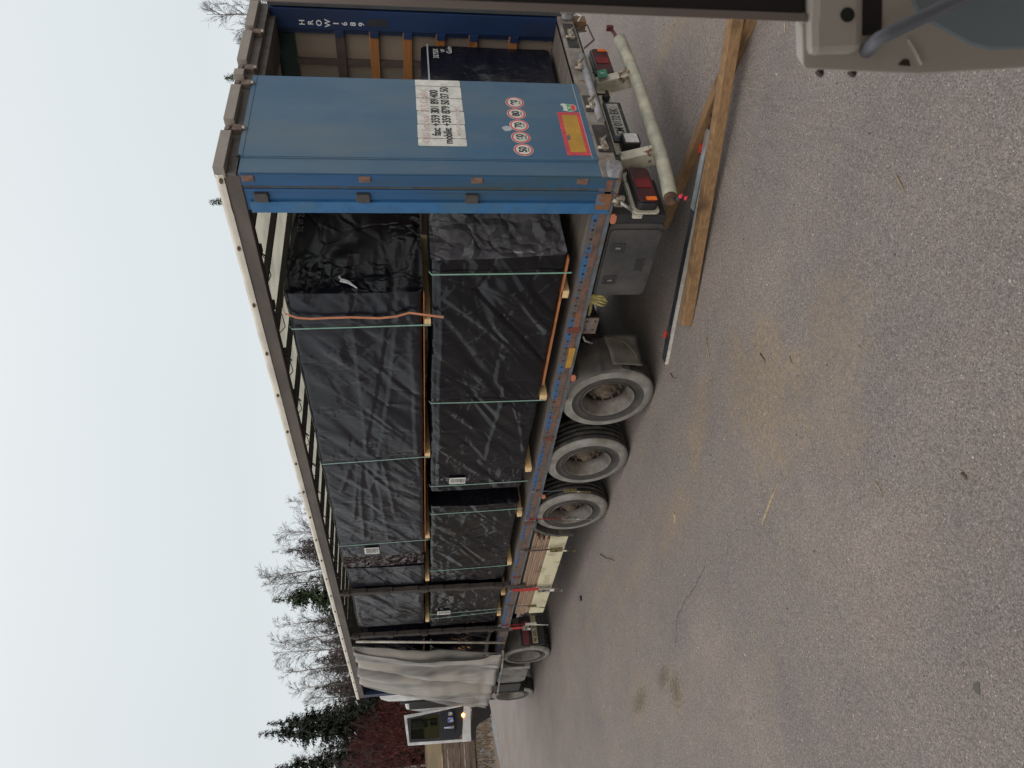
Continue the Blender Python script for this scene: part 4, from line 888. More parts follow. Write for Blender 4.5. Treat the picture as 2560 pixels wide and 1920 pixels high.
# ------ stack of boards hung under the deck
for k in range(7):
    z1_ = .955-k*.036; y0_ = 6.22+.03*k+R.uniform(-.08, .08)-(.08 if k > 4 else 0); y1_ = 9.36-R.uniform(0, .12)
    mb = MB(); mb.box(-1.235+R.uniform(-.015, .01), -.75, y0_, y1_, z1_-.030, z1_)
    lab = ['topmost thin board of the stack slung under the deck', 'second board from the top of the slung stack', 'third board from the top of the slung stack', 'fourth board from the top of the slung stack, middle one', 'third board from the bottom of the slung stack', 'second board from the bottom above the pale panel', 'lowest thin board lying right on the pale panel'][k]
    o = mb.build('wooden_board', boardw, bevel=.003); tag(o, lab, 'board', 'boards in the stack under the trailer deck')
pbx = MB(); pbx.box(-1.245, -.72, 6.30, 9.28, .445, .70)
pb_o = pbx.build('timber_slab', palew, bevel=.006); tag(pb_o, 'deep pale cream wooden panel at the bottom of the slung stack', 'timber slab')
text('faint_stencil', 'OUTE', .12, M('stencil_faint', (.40, .35, .22), .8), pb_o, (0, -1, 0), (0, 0, 1), (-1.247, 7.95, .53), ext=.0005)
tag(MB().box(-1.20, -.80, 5.98, 6.30, .45, .70).build('wooden_block', palew, bevel=.006), 'short pale wooden block behind the rear end of the cream panel', 'wooden block')
q = MB().box(-1.2, -.6, 6.3, 9.2, .415, .442); q.build('board_cradle', dark, TR)
q = MB()
for yy in (6.5, 8.9): q.box(-.74, -.70, yy, yy+.05, .42, 1.0)
q.build('cradle_hanger', dark, TR)

# ================================================================== THE TRACTOR UNIT
TU = thing('truck', 'white truck cab and chassis coupled to the trailer with driver door open', 'truck', (0, 0, 0))
MB().box(-.45, -.33, 10.9, 15.6, .62, .9).box(.33, .45, 10.9, 15.6, .62, .9).build('chassis', dark, TU)
for sx in (-1, 1):
    wt = wheel_mesh('', sx*.97, 11.62, .50, .50, .58, -sx, TU)
    wt = wheel_mesh('', sx*1.04, 14.62, .50, .50, .33, -sx, TU)
fm = M('fender_grey', (.07, .065, .062), .6, dirt=(.12, .11, .1), ds=4)
for sx in (-1, 1):
    mg = MB(); n = 24; x0, x1 = (-1.28, -.66) if sx < 0 else (.66, 1.28)
    for i in range(n+1):
        a = -.0*pi+(pi*1.0)*i/n; y, z = 11.62+.60*cos(a), .50+.56*sin(a)
        mg.v += [(x0, y, z-.02), (x0, y, z), (x1, y, z), (x1, y, z-.02)]
        if i:
            b0 = len(mg.v)-8
            for k in range(4): mg.face([b0+k, b0+(k+1) % 4, b0+4+(k+1) % 4, b0+4+k], 0, False)
    mg.build('rear_fender', fm, TU)
    f_ = MB(); f_.rrect(1, 10.98, 11.0, sx*.97-.29, sx*.97+.29, .19, .66, .04); fo = f_.build('mudflap', black, TU, bevel=.004)
    if sx < 0:
        MB().rrect(1, 10.955, 10.979, -1.24, -.78, .50, .62, .01).build('tail_lamp', M('lamp_dull_red', (.14, .035, .04), .4), fo)
        p_ = MB().box(-1.22, -.68, 10.962, 10.979, .33, .43).build('number_plate', M('plate_yellowish', (.30, .27, .17), .5), fo)
        text('plate_text', 'PB 2677 KP', .095, ink, p_, NX, UZ, (-1.20, 10.959, .347), ext=.001, sx=.74, bold=.001)
# steps, tank and side panels between the wheels
tk = MB(); tk.rrect(0, -1.27, -.6, 12.45, 13.35, .36, .98, .14); tk.build('fuel_tank', M('tank_grey', (.22, .22, .21), .45, .3, dirt=(.12, .11, .1), ds=4), TU, bevel=.02)
MB().rrect(0, -1.28, -.7, 13.45, 14.02, .42, 1.0, .06).build('battery_box', M('batt_dark', (.03, .029, .028), .6), TU, bevel=.01)
MB().rrect(0, -1.30, -.8, 14.0, 14.06, .30, .98, .02).build('step', M('step_black', (.02, .02, .022), .5), TU, bevel=.01)
MB().box(-1.28, -.7, 12.25, 12.42, .35, .98).build('side_panel', M('panel_grey', (.27, .26, .24), .55, dirt=(.15, .14, .13), ds=5), TU, bevel=.01)
cabp = M('cab_white', (.60, .61, .62), .35, dirt=(.42, .42, .42), ds=2)
cb = MB(); cb.prism([(13.95, 1.0), (13.95, 2.98), (14.2, 3.02), (15.15, 2.98), (15.5, 2.6), (15.78, 1.9), (15.8, 1.02)], 0, -1.2, 1.22)
cb.build('cab_body', cabp, TU, bevel=.05)
MB().box(-.9, 1.2, 15.3, 15.8, .35, 1.0).box(-1.1, 1.2, 14.0, 15.3, .75, 1.0).build('bumper', dark, TU, bevel=.02)
MB().prism([(13.62, 2.55), (13.60, 3.38), (13.72, 3.52), (13.92, 3.50), (14.12, 3.36), (14.2, 3.02), (14.2, 2.55)], 0, -1.25, -1.16).build('wind_deflector', cabp, TU, bevel=.02)
MB().box(-1.245, -1.17, 14.38, 14.45, 1.5, 3.1).build('gap_seal', black, TU)
MB().box(-1.206, -1.2, 14.28, 15.14, 1.15, 2.9).build('door_opening', M('cab_interior', (.02, .02, .022), .7), TU)
# the open door, swung out square to the cab; outline in x, z
def door_poly(pts): return pts
DX = 15.2
dp = [(-1.19, 3.0), (-1.30, 3.03), (-1.88, 2.96), (-1.95, 2.90), (-1.965, 2.2), (-1.975, 1.52), (-1.88, 1.47), (-1.62, 1.50), (-1.45, 1.44), (-1.19, 1.46)]
drp = thing('cab_door', None, None); drp.parent = TU
for k_ in ('label', 'category'):
    if k_ in drp: del drp[k_]
fr = MB()
hole = [(-1.40, 2.87), (-1.83, 2.87), (-1.86, 2.22), (-1.32, 2.20)]
outer = [(-1.30, 3.03), (-1.95, 2.95), (-1.975, 1.50), (-1.17, 1.46)]
def frame(mb, o4, i4, y0, y1, mi=0):
    n = len(mb.v)
    for y in (y0, y1):
        for p in o4+i4: mb.v.append((p[0], y, p[1]))
    for i in range(4):
        j = (i+1) % 4; mb.face([n+i, n+j, n+4+j, n+4+i], mi); mb.face([n+8+i, n+12+i, n+12+j, n+8+j], mi)
        mb.face([n+i, n+8+i, n+8+j, n+j], mi); mb.face([n+4+i, n+4+j, n+12+j, n+12+i], mi)
lowin = [(-1.36, 2.93), (-1.89, 2.89), (-1.905, 2.18), (-1.24, 2.15)]
frame(fr, outer, [(-1.37, 2.96), (-1.90, 2.91), (-1.93, 1.70), (-1.20, 1.62)], DX, DX+.07)
fr.build('door_frame', cabp, drp, bevel=.01)
inn = MB(); frame(inn, [(-1.37, 2.96), (-1.90, 2.91), (-1.915, 2.12), (-1.22, 2.10)], hole, DX+.01, DX+.06)
inn.prism([(-1.22, 2.10), (-1.915, 2.12), (-1.90, 1.80), (-1.80, 1.70), (-1.20, 1.62)], 1, DX+.005, DX+.06)
inn.build('door_trim', M('trim_dark', (.022, .024, .032), .6), drp, bevel=.008)
MB().box(-1.85, -1.33, DX+.03, DX+.036, 2.2, 2.88).build('door_window', None or (lambda: (lambda mt: mt)(bpy.data.materials.new('reflection_tint_glass')))(), drp)
gmx = bpy.data.materials['reflection_tint_glass']; gmx.use_nodes = True; t = gmx.node_tree; b = t.nodes['Principled BSDF']; b.inputs['Base Color'].default_value = (.03, .033, .022, 1); b.inputs['Roughness'].default_value = .05
trn = nd(t, 'BsdfTransparent'); trn.inputs[0].default_value = (.42, .46, .36, 1); mx = nd(t, 'MixShader'); mx.inputs[0].default_value = .30; lk(t, trn.outputs[0], mx.inputs[1]); lk(t, b.outputs[0], mx.inputs[2]); lk(t, mx.outputs[0], t.nodes['Material Output'].inputs[0])  # olive tint stands in for a field mirrored in the glass
st_ = MB(); st_.prism([(-1.19, 1.45), (-1.45, 1.43), (-1.60, 1.49), (-1.975, 1.49), (-1.97, 1.39), (-1.70, 1.36), (-1.62, 1.28), (-1.50, 1.02), (-1.40, .98), (-1.19, 1.01)], 1, DX+.0, DX+.05)
st_.build('door_skirt', M('skirt_black', (.02, .018, .018), .6), drp, bevel=.01)
MB().rrect(1, DX-.03, DX+.0, -1.75, -1.28, 1.86, 1.95, .03).build('door_pocket', M('pocket_dark', (.015, .016, .022), .6), drp)
MB().rrect(1, DX-.01, DX+.004, -1.44, -1.37, 1.63, 1.67, .015).build('door_lamp', (lambda mt: mt)(M('lamp_amber_lit', (1, .4, .05), .4)), drp)
lm = bpy.data.materials['lamp_amber_lit'].node_tree.nodes['Principled BSDF']; lm.inputs['Emission Color'].default_value = (1, .35, .05, 1); lm.inputs['Emission Strength'].default_value = 60
mir = MB(); mir.rrect(1, 15.33, 15.43, -1.56, -1.38, 2.48, 2.86, .03); mir.rrect(1, 15.33, 15.42, -1.54, -1.38, 2.25, 2.43, .03); mir.tube([(-1.2, 15.4, 2.83), (-1.40, 15.4, 2.83), (-1.40, 15.4, 2.3)], .02, 8)
mro = mir.build('side_mirror', black, TU, bevel=.008)
MB().rrect(1, 15.322, 15.3275, -1.54, -1.40, 2.62, 2.84, .02).build('mirror_glass', M('mirror_glass', (.8, .85, .88), .12, .9), mro)
wb = thing('water_bottle', 'clear water bottle standing in the open truck door pocket', 'bottle', (-1.66, DX-.05, 1.88))
MB().tube([(0, 0, 0), (0, 0, .13), (0, 0, .16), (0, 0, .2)], .032, 10, r2=.014).build('bottle_body', M('bottle_clear', (.35, .42, .55), .15), wb)
MB().tube([(0, 0, .2), (0, 0, .225)], .016, 8).build('cap', M('cap_white', (.7, .7, .7), .4), wb)
tag(MB().rrect(1, DX-.06, DX-.035, -1.55, -1.45, 1.88, 2.02, .02).build('rag', M('rag_blue', (.05, .10, .35), .7, dirt=(.5, .5, .6), ds=20)), 'crumpled blue and white package in the truck door pocket', 'package')
tag(MB().rrect(1, DX-.06, DX-.035, -1.40, -1.33, 1.90, 2.0, .025).build('paper_wad', M('wad_white', (.5, .5, .52), .7, dirt=(.2, .2, .25), ds=20)), 'pale crumpled paper in the truck door pocket beside the hinge', 'paper')

# ================================================================== ON THE GROUND
def beam(name, a, b_, w, h, mt, label, cat, zr=(0, 0), bevel=.006, roll_=0):
    a = Vector((*a, zr[0])); b_ = Vector((*b_, zr[1])); d = (b_-a); L = d.length; n = max(2, int(L/.12))
    sd = Vector((-d.y, d.x, 0)).normalized(); up = d.normalized().cross(sd)*-1
    if up.z < 0: up = -up
    mb = MB()
    for i in range(n+1):
        p = a+d*i/n; j = .004*noise.noise(p*3); 
        for (s_, t_) in ((-1, 0), (1, 0), (1, 1), (-1, 1)): mb.v.append(tuple(p+sd*(s_*w/2+j)+up*(t_*h+.0+j*.6*t_)-a))
        if i:
            k = len(mb.v)-8
            for q in range(4): mb.face([k+q, k+(q+1) % 4, k+4+(q+1) % 4, k+4+q])
    mb.face([0, 1, 2, 3]); k = len(mb.v)-4; mb.face([k, k+1, k+2, k+3])
    o = mb.build(name, mt, bevel=bevel); o.location = a; return tag(o, label, cat)
woodA = woodmat('timber_brown', (.155, .085, .038), (.29, .175, .082), (16, 16, 60)); 
beam('timber_beam', (-1.37, 1.58), (-.28, -1.75), .105, .095, woodA, 'long square brown beam with worn end lying outermost on the asphalt', 'timber beam', (0, .150))
beam('timber_beam', (-.20, 1.38), (-.57, -1.15), .10, .095, oldwood, 'second brown beam running back under the round trailer bumper', 'timber beam', (0, 0))
blk = M('lath_black', (.026, .032, .040), .4, dirt=(.05, .055, .06), ds=8)
alu = beam('aluminium_lath', (-1.21, 2.34), (-.42, -.04), .125, .03, blk, 'dark aluminium lath with pale edge strip lying beside the long beam', 'lath', (0, 0))
a = Vector((-1.21, 2.34, 0)); b_ = Vector((-.42, -.04, 0)); d = (b_-a); sd = Vector((-d.y, d.x, 0)).normalized(); sd = sd if sd.x < 0 else -sd
mb = MB(); 
for p in (a, b_):
    for (s_, z) in ((.045, .0312), (.070, .0312), (.070, .002), (.045, .002)): mb.v.append(tuple(p+sd*s_+Vector((0, 0, z))-a))
for q in range(4): mb.face([q, (q+1) % 4, 4+(q+1) % 4, 4+q])
mb.face([0, 1, 2, 3]); mb.face([4, 5, 6, 7]); mb.build('edge_strip', M('strip_pale', (.50, .47, .42), .5, dirt=(.38, .35, .32), ds=9), alu)
mb = MB(); mb.obox(d*.80-sd*.01+Vector((0, 0, .036)), d.normalized()*.36, sd*.042, (0, 0, .0045)); mb.build('bare_metal', M('bare_aluminium', (.55, .58, .6), .35, .6, dirt=(.4, .42, .45), ds=5), alu)
for (x, y) in ((-1.05, 2.10), (-.44, .30)):
    mb = MB(); mb.obox(Vector((x, y, .035))-a, d.normalized()*.04, sd*.010, (0, 0, .016)); mb.build('red_lever', M('lever_red', (.55, .03, .02), .5), alu, bevel=.004)
mb = MB(); mb.obox(Vector((-.42, -.04, .03))-a, d.normalized()*.03, sd*.05, (0, 0, .03)); mb.build('end_cap', black, alu, bevel=.006)
def stick(pts, r, mt, label, cat='stick', name='wood_splinter', flat=None):
    mb = MB()
    if flat: mb.ribbon([(x, y, z) for x, y, z in pts], flat, .003)
    else: mb.tube(pts, r, 6, r2=r*.4)
    return tag(mb.build(name, mt), label, cat)
chip = M('chip_pale', (.36, .285, .17), .85, dirt=(.24, .19, .12), ds=30); chd = M('twig_dark', (.09, .06, .04), .9)
q = MB(); q.prism([(-3.53, 1.50), (-3.50, 1.485), (-3.43, 1.23), (-3.412, 1.075), (-3.445, 1.2), (-3.50, 1.40)], 2, .001, .007); tag(q.build('wood_splinter', chip), 'largest pale wood splinter lying on open asphalt', 'splinter')
stick([(-1.73, 1.38, .006), (-1.87, 1.43, .006), (-1.96, 1.46, .005)], .005, chip, 'thin straw coloured sliver near the tip of the long beam')
stick([(-1.40, 2.31, .008), (-1.48, 2.28, .01), (-1.535, 2.21, .004)], .006, M('bark_red', (.13, .06, .035), .9), 'small reddish bark piece between beam and wheels', 'bark piece', 'bark_piece')
q = MB(); q.prism([(-2.60, 3.26), (-2.53, 3.20), (-2.56, 3.17), (-2.63, 3.22)], 2, .001, .012); tag(q.build('wood_chip', chip), 'small square pale wood chip on the sandy streak', 'wood chip')
stick([(-2.51, .67, .006), (-2.606, .645, .006)], .006, chd, 'short dark twig inside the sandy patch', 'twig', 'twig')
stick([(-2.81, .343, .006), (-2.868, .35, .005)], .004, M('twig_rust', (.15, .08, .05), .9), 'short rust brown twig at the edge of the sandy patch', 'twig', 'twig')
stick([(-3.99, .06, .006), (-4.083, .05, .006)], .004, chip, 'thin pale sliver alone on the near asphalt')
stick([(-2.785, -1.175, .007), (-2.85, -1.17, .008), (-2.92, -1.16, .005)], .007, M('chip_grey', (.27, .21, .13), .9), 'thick brownish splinter on the asphalt below the cab door')
stick([(-1.0, -1.11, .005), (-1.075, -1.066, .005)], .006, chip, 'short pale chip beside the dark window frame', 'wood chip', 'wood_chip')
stick([(-4.30, -.565, .006), (-4.34, -.575, .008)], .009, chd, 'dark twig piece on the near asphalt', 'twig', 'twig')
stick([(-1.52, 6.36, .008), (-1.70, 6.1, .01), (-1.80, 5.9, .01), (-1.92, 5.7, .006)], .007, chd, 'thin curved dark twig out from the foremost trailer wheel', 'twig', 'twig')
q = MB(); q.prism([(-5.13, -.02), (-5.155, 0), (-5.175, .01), (-5.165, .035), (-5.14, .04), (-5.12, .02)], 2, .001, .004); tag(q.build('leaf', M('leaf_dark', (.085, .083, .07), .8)), 'small dark leaf flat on the nearest asphalt', 'leaf')
q = MB(); q.box(-1.55, -1.47, 8.02, 8.05, .0, .03); tag(q.build('strap_end', black), 'small black plastic piece below the wide red strap', 'plastic piece')
# scattered grit: uncountable
gt = MB()
for i in range(2600):
    x = R.uniform(-5.6, 2.2); y = R.uniform(-1.6, 8); 
    if -1.2 < x < 1.2 and y > .2: continue
    r_ = R.uniform(.002, .0065) if R.random() < .93 else R.uniform(.007, .012); n = len(gt.v); a = R.uniform(0, 6)
    for k in range(4): gt.v.append((x+r_*cos(a+k*pi/2)*R.uniform(.6, 1.2), y+r_*sin(a+k*pi/2)*R.uniform(.6, 1.2), .001))
    gt.v.append((x, y, .001+r_*.8)); mi = 0 if R.random() < .5 else (1 if R.random() < .7 else 2)
    for k in range(4): gt.face([n+k, n+(k+1) % 4, n+4], mi)
tag(gt.build('grit', [M('grit_light', (.42, .39, .36), .8), M('grit_dark', (.06, .05, .05), .8), M('grit_wood', (.4, .3, .17), .8)]), 'small stones and wood crumbs scattered over the asphalt', 'grit', kind='stuff')

# ================================================================== LUMBER PILE beyond the verge
pm = woodmat('weathered_pile', (.085, .058, .042), (.17, .12, .09), (1.2, 6, 9)); stm = M('pile_batten', (.40, .36, .31), .8, dirt=(.12, .09, .07), ds=.8, dr=(.45, .55))
for (x0, x1, y, base, n, lab) in ((-7.5, 3.4, 36.5, 0, 6, 'weathered lumber pile with pale battens beside the open truck door'), ):
    T = thing('lumber_pile', lab, 'lumber pile', (x0, y, 0))
    for k in range(n):
        z = .08+k*.27; dx = R.uniform(0, .6)
        MB().box(dx, x1-x0-R.uniform(0, .6), -.6+R.uniform(-.1, .1), .6, z, z+.215).build('board_layer', pm, T, bevel=.01)
        MB().box(.1, x1-x0-.2, -.62, -.56, z+.222, z+.262).build('batten', stm, T)
T = thing('lumber_pile', 'low dark lumber pile in front of the taller weathered pile', 'lumber pile', (-6.5, 32.5, 0))
for k in range(2): MB().box(R.uniform(0, .5), 6.4, -.4, .4, .03+k*.22, .2+k*.22).build('board_layer', M('pile_dark', (.06, .05, .045), .8), T, bevel=.01)
MB().box(.2, 6.3, -.42, -.36, .205, .24).build('batten', stm, T)

# ================================================================== TREES
def place(az, dist): return (-5.906+dist*sin(rad(az)), -3.47+dist*cos(rad(az)))
needle = [M('spruce_needles', (.022, .030, .020), .9, dirt=(.035, .045, .03), ds=1.5), M('pine_needles', (.04, .062, .03), .9, dirt=(.06, .085, .04), ds=2), M('rusty_needles', (.075, .042, .035), .9, dirt=(.05, .035, .028), ds=1)]
barkm = M('bark', (.07, .055, .048), .95, dirt=(.04, .033, .03), ds=6); birchb = M('birch_twigs', (.085, .070, .070), .9)
birchw = M('birch_bark', (.30, .28, .26), .8, dirt=(.06, .05, .05), ds=3, dr=(.5, .6))
def spruce(H, seed, wid=.19, dens=1.0):
    rr = random.Random(seed); cr_ = MB(); tr = MB(); tr.tube([(0, 0, 0), (0, 0, H*.5), (0, 0, H*.99)], H*.014, 7, r2=H*.001)
    z = H*.06
    while z < H*.995:
        f = 1-z/H; bulge = 1+.22*sin(z*1.7+seed)*sin(z*.6); L = H*wid*(f**.80)*bulge+.10; nb = int(rr.uniform(7, 10)*dens) if f > .08 else 4
        a0 = rr.uniform(0, 6)
        for k in range(nb):
            a = a0+2*pi*k/nb+rr.uniform(-.4, .4); l = L*rr.choice((rr.uniform(.45, .9), rr.uniform(.8, 1.25))); dr = rr.uniform(.2, .6)*(1 if f > .2 else .3); n = max(3, int(l/.15)); z_ = z+rr.uniform(-.25, .25)*min(1, f*5)
            tip = Vector((cos(a), sin(a), 0))
            for i in range(n):
                t_ = (i+.7)/n; p = tip*(l*t_)+Vector((0, 0, z_-dr*l*t_+.35*l*t_*t_)); sz = (.17+.26*(1-t_))*min(1.35, .6+l*.35)*(.7 if f < .12 else 1)
                for q_ in range(4):
                    b2 = a+rr.choice((-1, 1))*rr.uniform(.15, 1.3); d_ = Vector((cos(b2), sin(b2), rr.uniform(-1.1, .1)))*sz*rr.uniform(.7, 1.4); s_ = Vector((-sin(b2), cos(b2), rr.uniform(-.6, .6)))*sz*.27
                    o = p+Vector((rr.uniform(-.08, .08), rr.uniform(-.08, .08), rr.uniform(-.12, .10))); m_ = len(cr_.v)
                    cr_.v += [tuple(o-s_), tuple(o+d_), tuple(o+s_)]; cr_.face([m_, m_+1, m_+2])
        z += max(.12, H*.019*rr.uniform(.7, 1.3))
    return tr, cr_
def birch(H, seed, spread=.30, nb=34):
    rr = random.Random(seed); tr = MB(); cr_ = MB()
    lean = rr.uniform(-.03, .03)*H
    def tp(t_): return Vector((lean*t_*t_+.1*sin(t_*5+seed), lean*.5*t_+.08*sin(t_*4), H*t_))
    tr.tube([tp(k/9) for k in range(10)], H*.0105, 6, r2=.012)
    def grow(p, d, l, r_, lev):
        pts = [p]; q = p.copy(); n = 4
        for i in range(n):
            d = (d+Vector((rr.uniform(-.13, .13), rr.uniform(-.13, .13), rr.uniform(-.06, .14)-(.10 if lev > 1 else 0)))).normalized(); q = q+d*(l/n); pts.append(q.copy())
        cr_.tube(pts, max(r_, .006), 3, r2=max(r_*.4, .005), caps=False)
        if lev < 3:
            for k in range({0: 9, 1: 9, 2: 5}[lev]):
                t_ = rr.uniform(.2, 1); b = pts[min(n, int(t_*n))]; ang = rr.uniform(0, 2*pi); sd = d.orthogonal().normalized(); sd.rotate(Matrix.Rotation(ang, 3, d))
                grow(b, (d*.95+sd*.6).normalized(), l*rr.uniform(.36, .62), r_*.5, lev+1)
    for k in range(nb):
        t_ = .25+.73*(k+rr.random())/nb; a = rr.uniform(0, 2*pi); l = H*spread*(1.08-t_)**.75*rr.uniform(.7, 1.1)
        grow(tp(t_), Vector((cos(a)*.62, sin(a)*.62, .78)).normalized(), l, .026*(1.25-t_)*H/14+.006, 1)
    return tr, cr_
def bush(H, seed):
    rr = random.Random(seed); tr = MB(); cr_ = MB()
    for k in range(9): a = rr.uniform(0, 6.3); tr.tube([(0, 0, 0), (cos(a)*H*.15, sin(a)*H*.15, H*.5), (cos(a)*H*.3, sin(a)*H*.3, H*.9)], .03, 4, r2=.01)
    for k in range(6500):
        a = rr.uniform(0, 2*pi); t_ = rr.random()**.7; t_ *= .80+.20*sin(a*3+seed)*sin(a*7); rad_ = H*.55*sqrt(rr.random())*(1.15-.8*t_**1.6); p = Vector((cos(a)*rad_, sin(a)*rad_, H*t_))
        d_ = Vector((cos(a)*.45+rr.uniform(-.4, .4), sin(a)*.45+rr.uniform(-.4, .4), 1)).normalized()*rr.uniform(.12, .42); s_ = d_.orthogonal().normalized()*rr.uniform(.008, .03); m_ = len(cr_.v)
        cr_.v += [tuple(p-s_), tuple(p+d_), tuple(p+s_)]; cr_.face([m_, m_+1, m_+2])
    return tr, cr_
def tree(name, gen, x, y, mt_t, mt_c, label, cat, group, cn='crown'):
    T = thing(name, label, cat, (x, y, 0), group); a, c = gen; a.build('trunk', mt_t, T); c.build(cn, mt_c, T); return T
def clone(T, x, y, label, rz, sc=(1, 1, 1)):
    c = copy_tree(T); c.location = (x, y, 0); c['label'] = label; c.rotation_euler.z = rz; c.scale = sc; return c
SG = 'spruces of the treeline'; BG_ = 'bare birches of the treeline'; RG = 'reddish bare bushes below the treeline'
def hgt(el, dist): return 2.64+dist*math.tan(rad(el))
# spruces (azimuth, distance, height)
x, y = place(13.45, 62); sp1 = tree('spruce_tree', spruce(hgt(11.0, 62), 1, .20), x, y, barkm, needle[0], 'tallest dark spruce, standing behind the white truck cab', 'tree', SG)
x, y = place(14.05, 64); clone(sp1, x, y, 'slimmer twin spruce just beside the tallest one', 2.0, (.86, .86, .985))
x, y = place(11.3, 60); sp2 = tree('spruce_tree', spruce(hgt(9.9, 60), 2, .17), x, y, barkm, needle[0], 'slender dark spruce at the far end beyond the open truck door', 'tree', SG)
x, y = place(16.1, 70); sp3 = tree('spruce_tree', spruce(hgt(7.3, 70), 3, .20), x, y, barkm, needle[2], 'short rusty brown spruce behind the front end of the trailer roof', 'tree', SG)
x, y = place(25.6, 66); clone(sp3, x, y, 'rusty brown pointed spruce rising over the middle of the trailer roof', 1.0, (1.2, 1.2, hgt(9.3, 66)/hgt(7.3, 70)))
x, y = place(22.2, 56); sp4 = tree('pine_tree', spruce(hgt(10.2, 56), 4, .27, 1.3), x, y, barkm, needle[1], 'dense green conifer among the bare birches over the trailer roof', 'tree', SG)
low = [(9.2, 66, 8.8), (12.3, 72, 6.2), (15.1, 68, 6.0), (17.2, 66, 6.9), (18.4, 72, 6.4), (19.8, 66, 7.0), (21.2, 70, 7.2), (23.6, 66, 7.8), (24.5, 72, 7.4), (26.9, 68, 7.9), (28.2, 72, 6.0), (14.6, 76, 5.8), (10.3, 78, 6.6), (16.6, 58, 5.4), (13.2, 70, 5), (15.7, 74, 6.6), (17.9, 70, 7.3), (19.1, 68, 7.0), (20.5, 74, 7.6), (25.1, 74, 8.4), (26.2, 70, 8.6), (14.3, 60, 6.3)]
lbl = ['spruce at the very end of the treeline beyond the lumber pile', 'low spruce between the tall and the slender spruce', 'low spruce right of the tall twin spruces', 'dark spruce behind the bunched curtain end of the roof', 'low dark spruce second from the roof front end', 'dark spruce under two bare birch tops', 'dark spruce left of the dense green conifer', 'dark spruce right of the dense green conifer', 'low spruce between green conifer and rusty spruce', 'dark spruce right of the rusty brown spruce', 'lowest spruce peeking over the roof edge', 'small spruce far back behind the red bushes', 'small far spruce behind the slender spruce', 'near low spruce behind the truck cab roof', 'low spruce at the foot of the tallest spruce', 'dark far spruce just past the front corner of the roof', 'dense dark spruce between the second and third birch from the roof front', 'low dark spruce beneath the birch with the pale top', 'far spruce whose tip shows beside the green conifer', 'far dark spruce touching the rusty pointed one', 'dark bulky spruce against the flank of the rusty pointed one', 'bushy spruce close by the slim twin of the tallest one']
for i, (az, ds_, el) in enumerate(low):
    x, y = place(az, ds_); h = hgt(el, ds_); b0 = (sp2, sp3, sp1)[i % 3]; h0 = (hgt(9.9, 60), hgt(7.3, 70), hgt(11, 62))[i % 3]
    s_ = h/h0; clone(b0, x, y, lbl[i], R.uniform(0, 6), (s_*1.25, s_*1.25, s_))
# bare birches
bs_ = [birch(15.5, 31), birch(15, 32, .27), birch(14, 33, .33)]
hb_ = [15.5, 15, 14]; protos = [None]*3
bl = [(10.6, 58, 8.6, 'thin bare birch between the two tallest spruces'), (12.0, 66, 8.4, 'bare birch behind the red bushes left of the tallest spruce'), (15.4, 62, 7.9, 'small bare birch near the front end of the trailer roof'), (16.4, 66, 8.9, 'bare birch first past the roof front end'),
      (17.6, 62, 9.6, 'tall bare birch with fine fanned twigs'), (18.6, 60, 9.9, 'bare birch with pale top left of the pair'), (19.7, 58, 10.2, 'bare birch standing close by the dark spruces'), (20.9, 60, 9.9, 'bare birch right beside the dense green conifer'),
      (23.3, 56, 10.8, 'tall bare birch with forked top over the roof'), (24.4, 57, 11.1, 'tallest bare birch over the middle of the roof'), (25.7, 60, 10.0, 'bare birch crossing the rusty spruce'), (26.9, 58, 10.0, 'round topped bare birch right of the rusty spruce'),
      (29.2, 54, 9.1, 'lone small bare birch low over the roof'), (28.6, 60, 8.4, 'small bare birch beside the lone one'), (63.5, 40, 12.6, 'bare birch top above the rear end of the trailer roof'), (62.1, 44, 10.8, 'second bare birch top above the rear roof end')]
for i, (az, ds_, el, lab) in enumerate(bl):
    x, y = place(az, ds_); h = hgt(el, ds_); k = i % 3
    if protos[k] is None: protos[k] = tree('birch_tree', bs_[k], x, y, birchw, birchb, lab, 'tree', BG_, 'branches'); s_ = h/hb_[k]; protos[k].scale = (s_, s_, s_)
    else: s_ = h/hb_[k]; clone(protos[k], x, y, lab, R.uniform(0, 6), (s_*R.uniform(.9, 1.15), s_*R.uniform(.9, 1.15), s_))
# conifer tips just over the rear roof end
x, y = place(51.2, 34); clone(sp4, x, y, 'green conifer tip showing above the side of the roof near its rear corner', .5, (.62, .62, hgt(13.7, 34)/hgt(10.2, 56)))
x, y = place(59.5, 42); clone(sp4, x, y, 'small green conifer tip peeking over the rear roof cap', 1.5, (.7, .7, hgt(11.95, 42)/hgt(10.2, 56)))
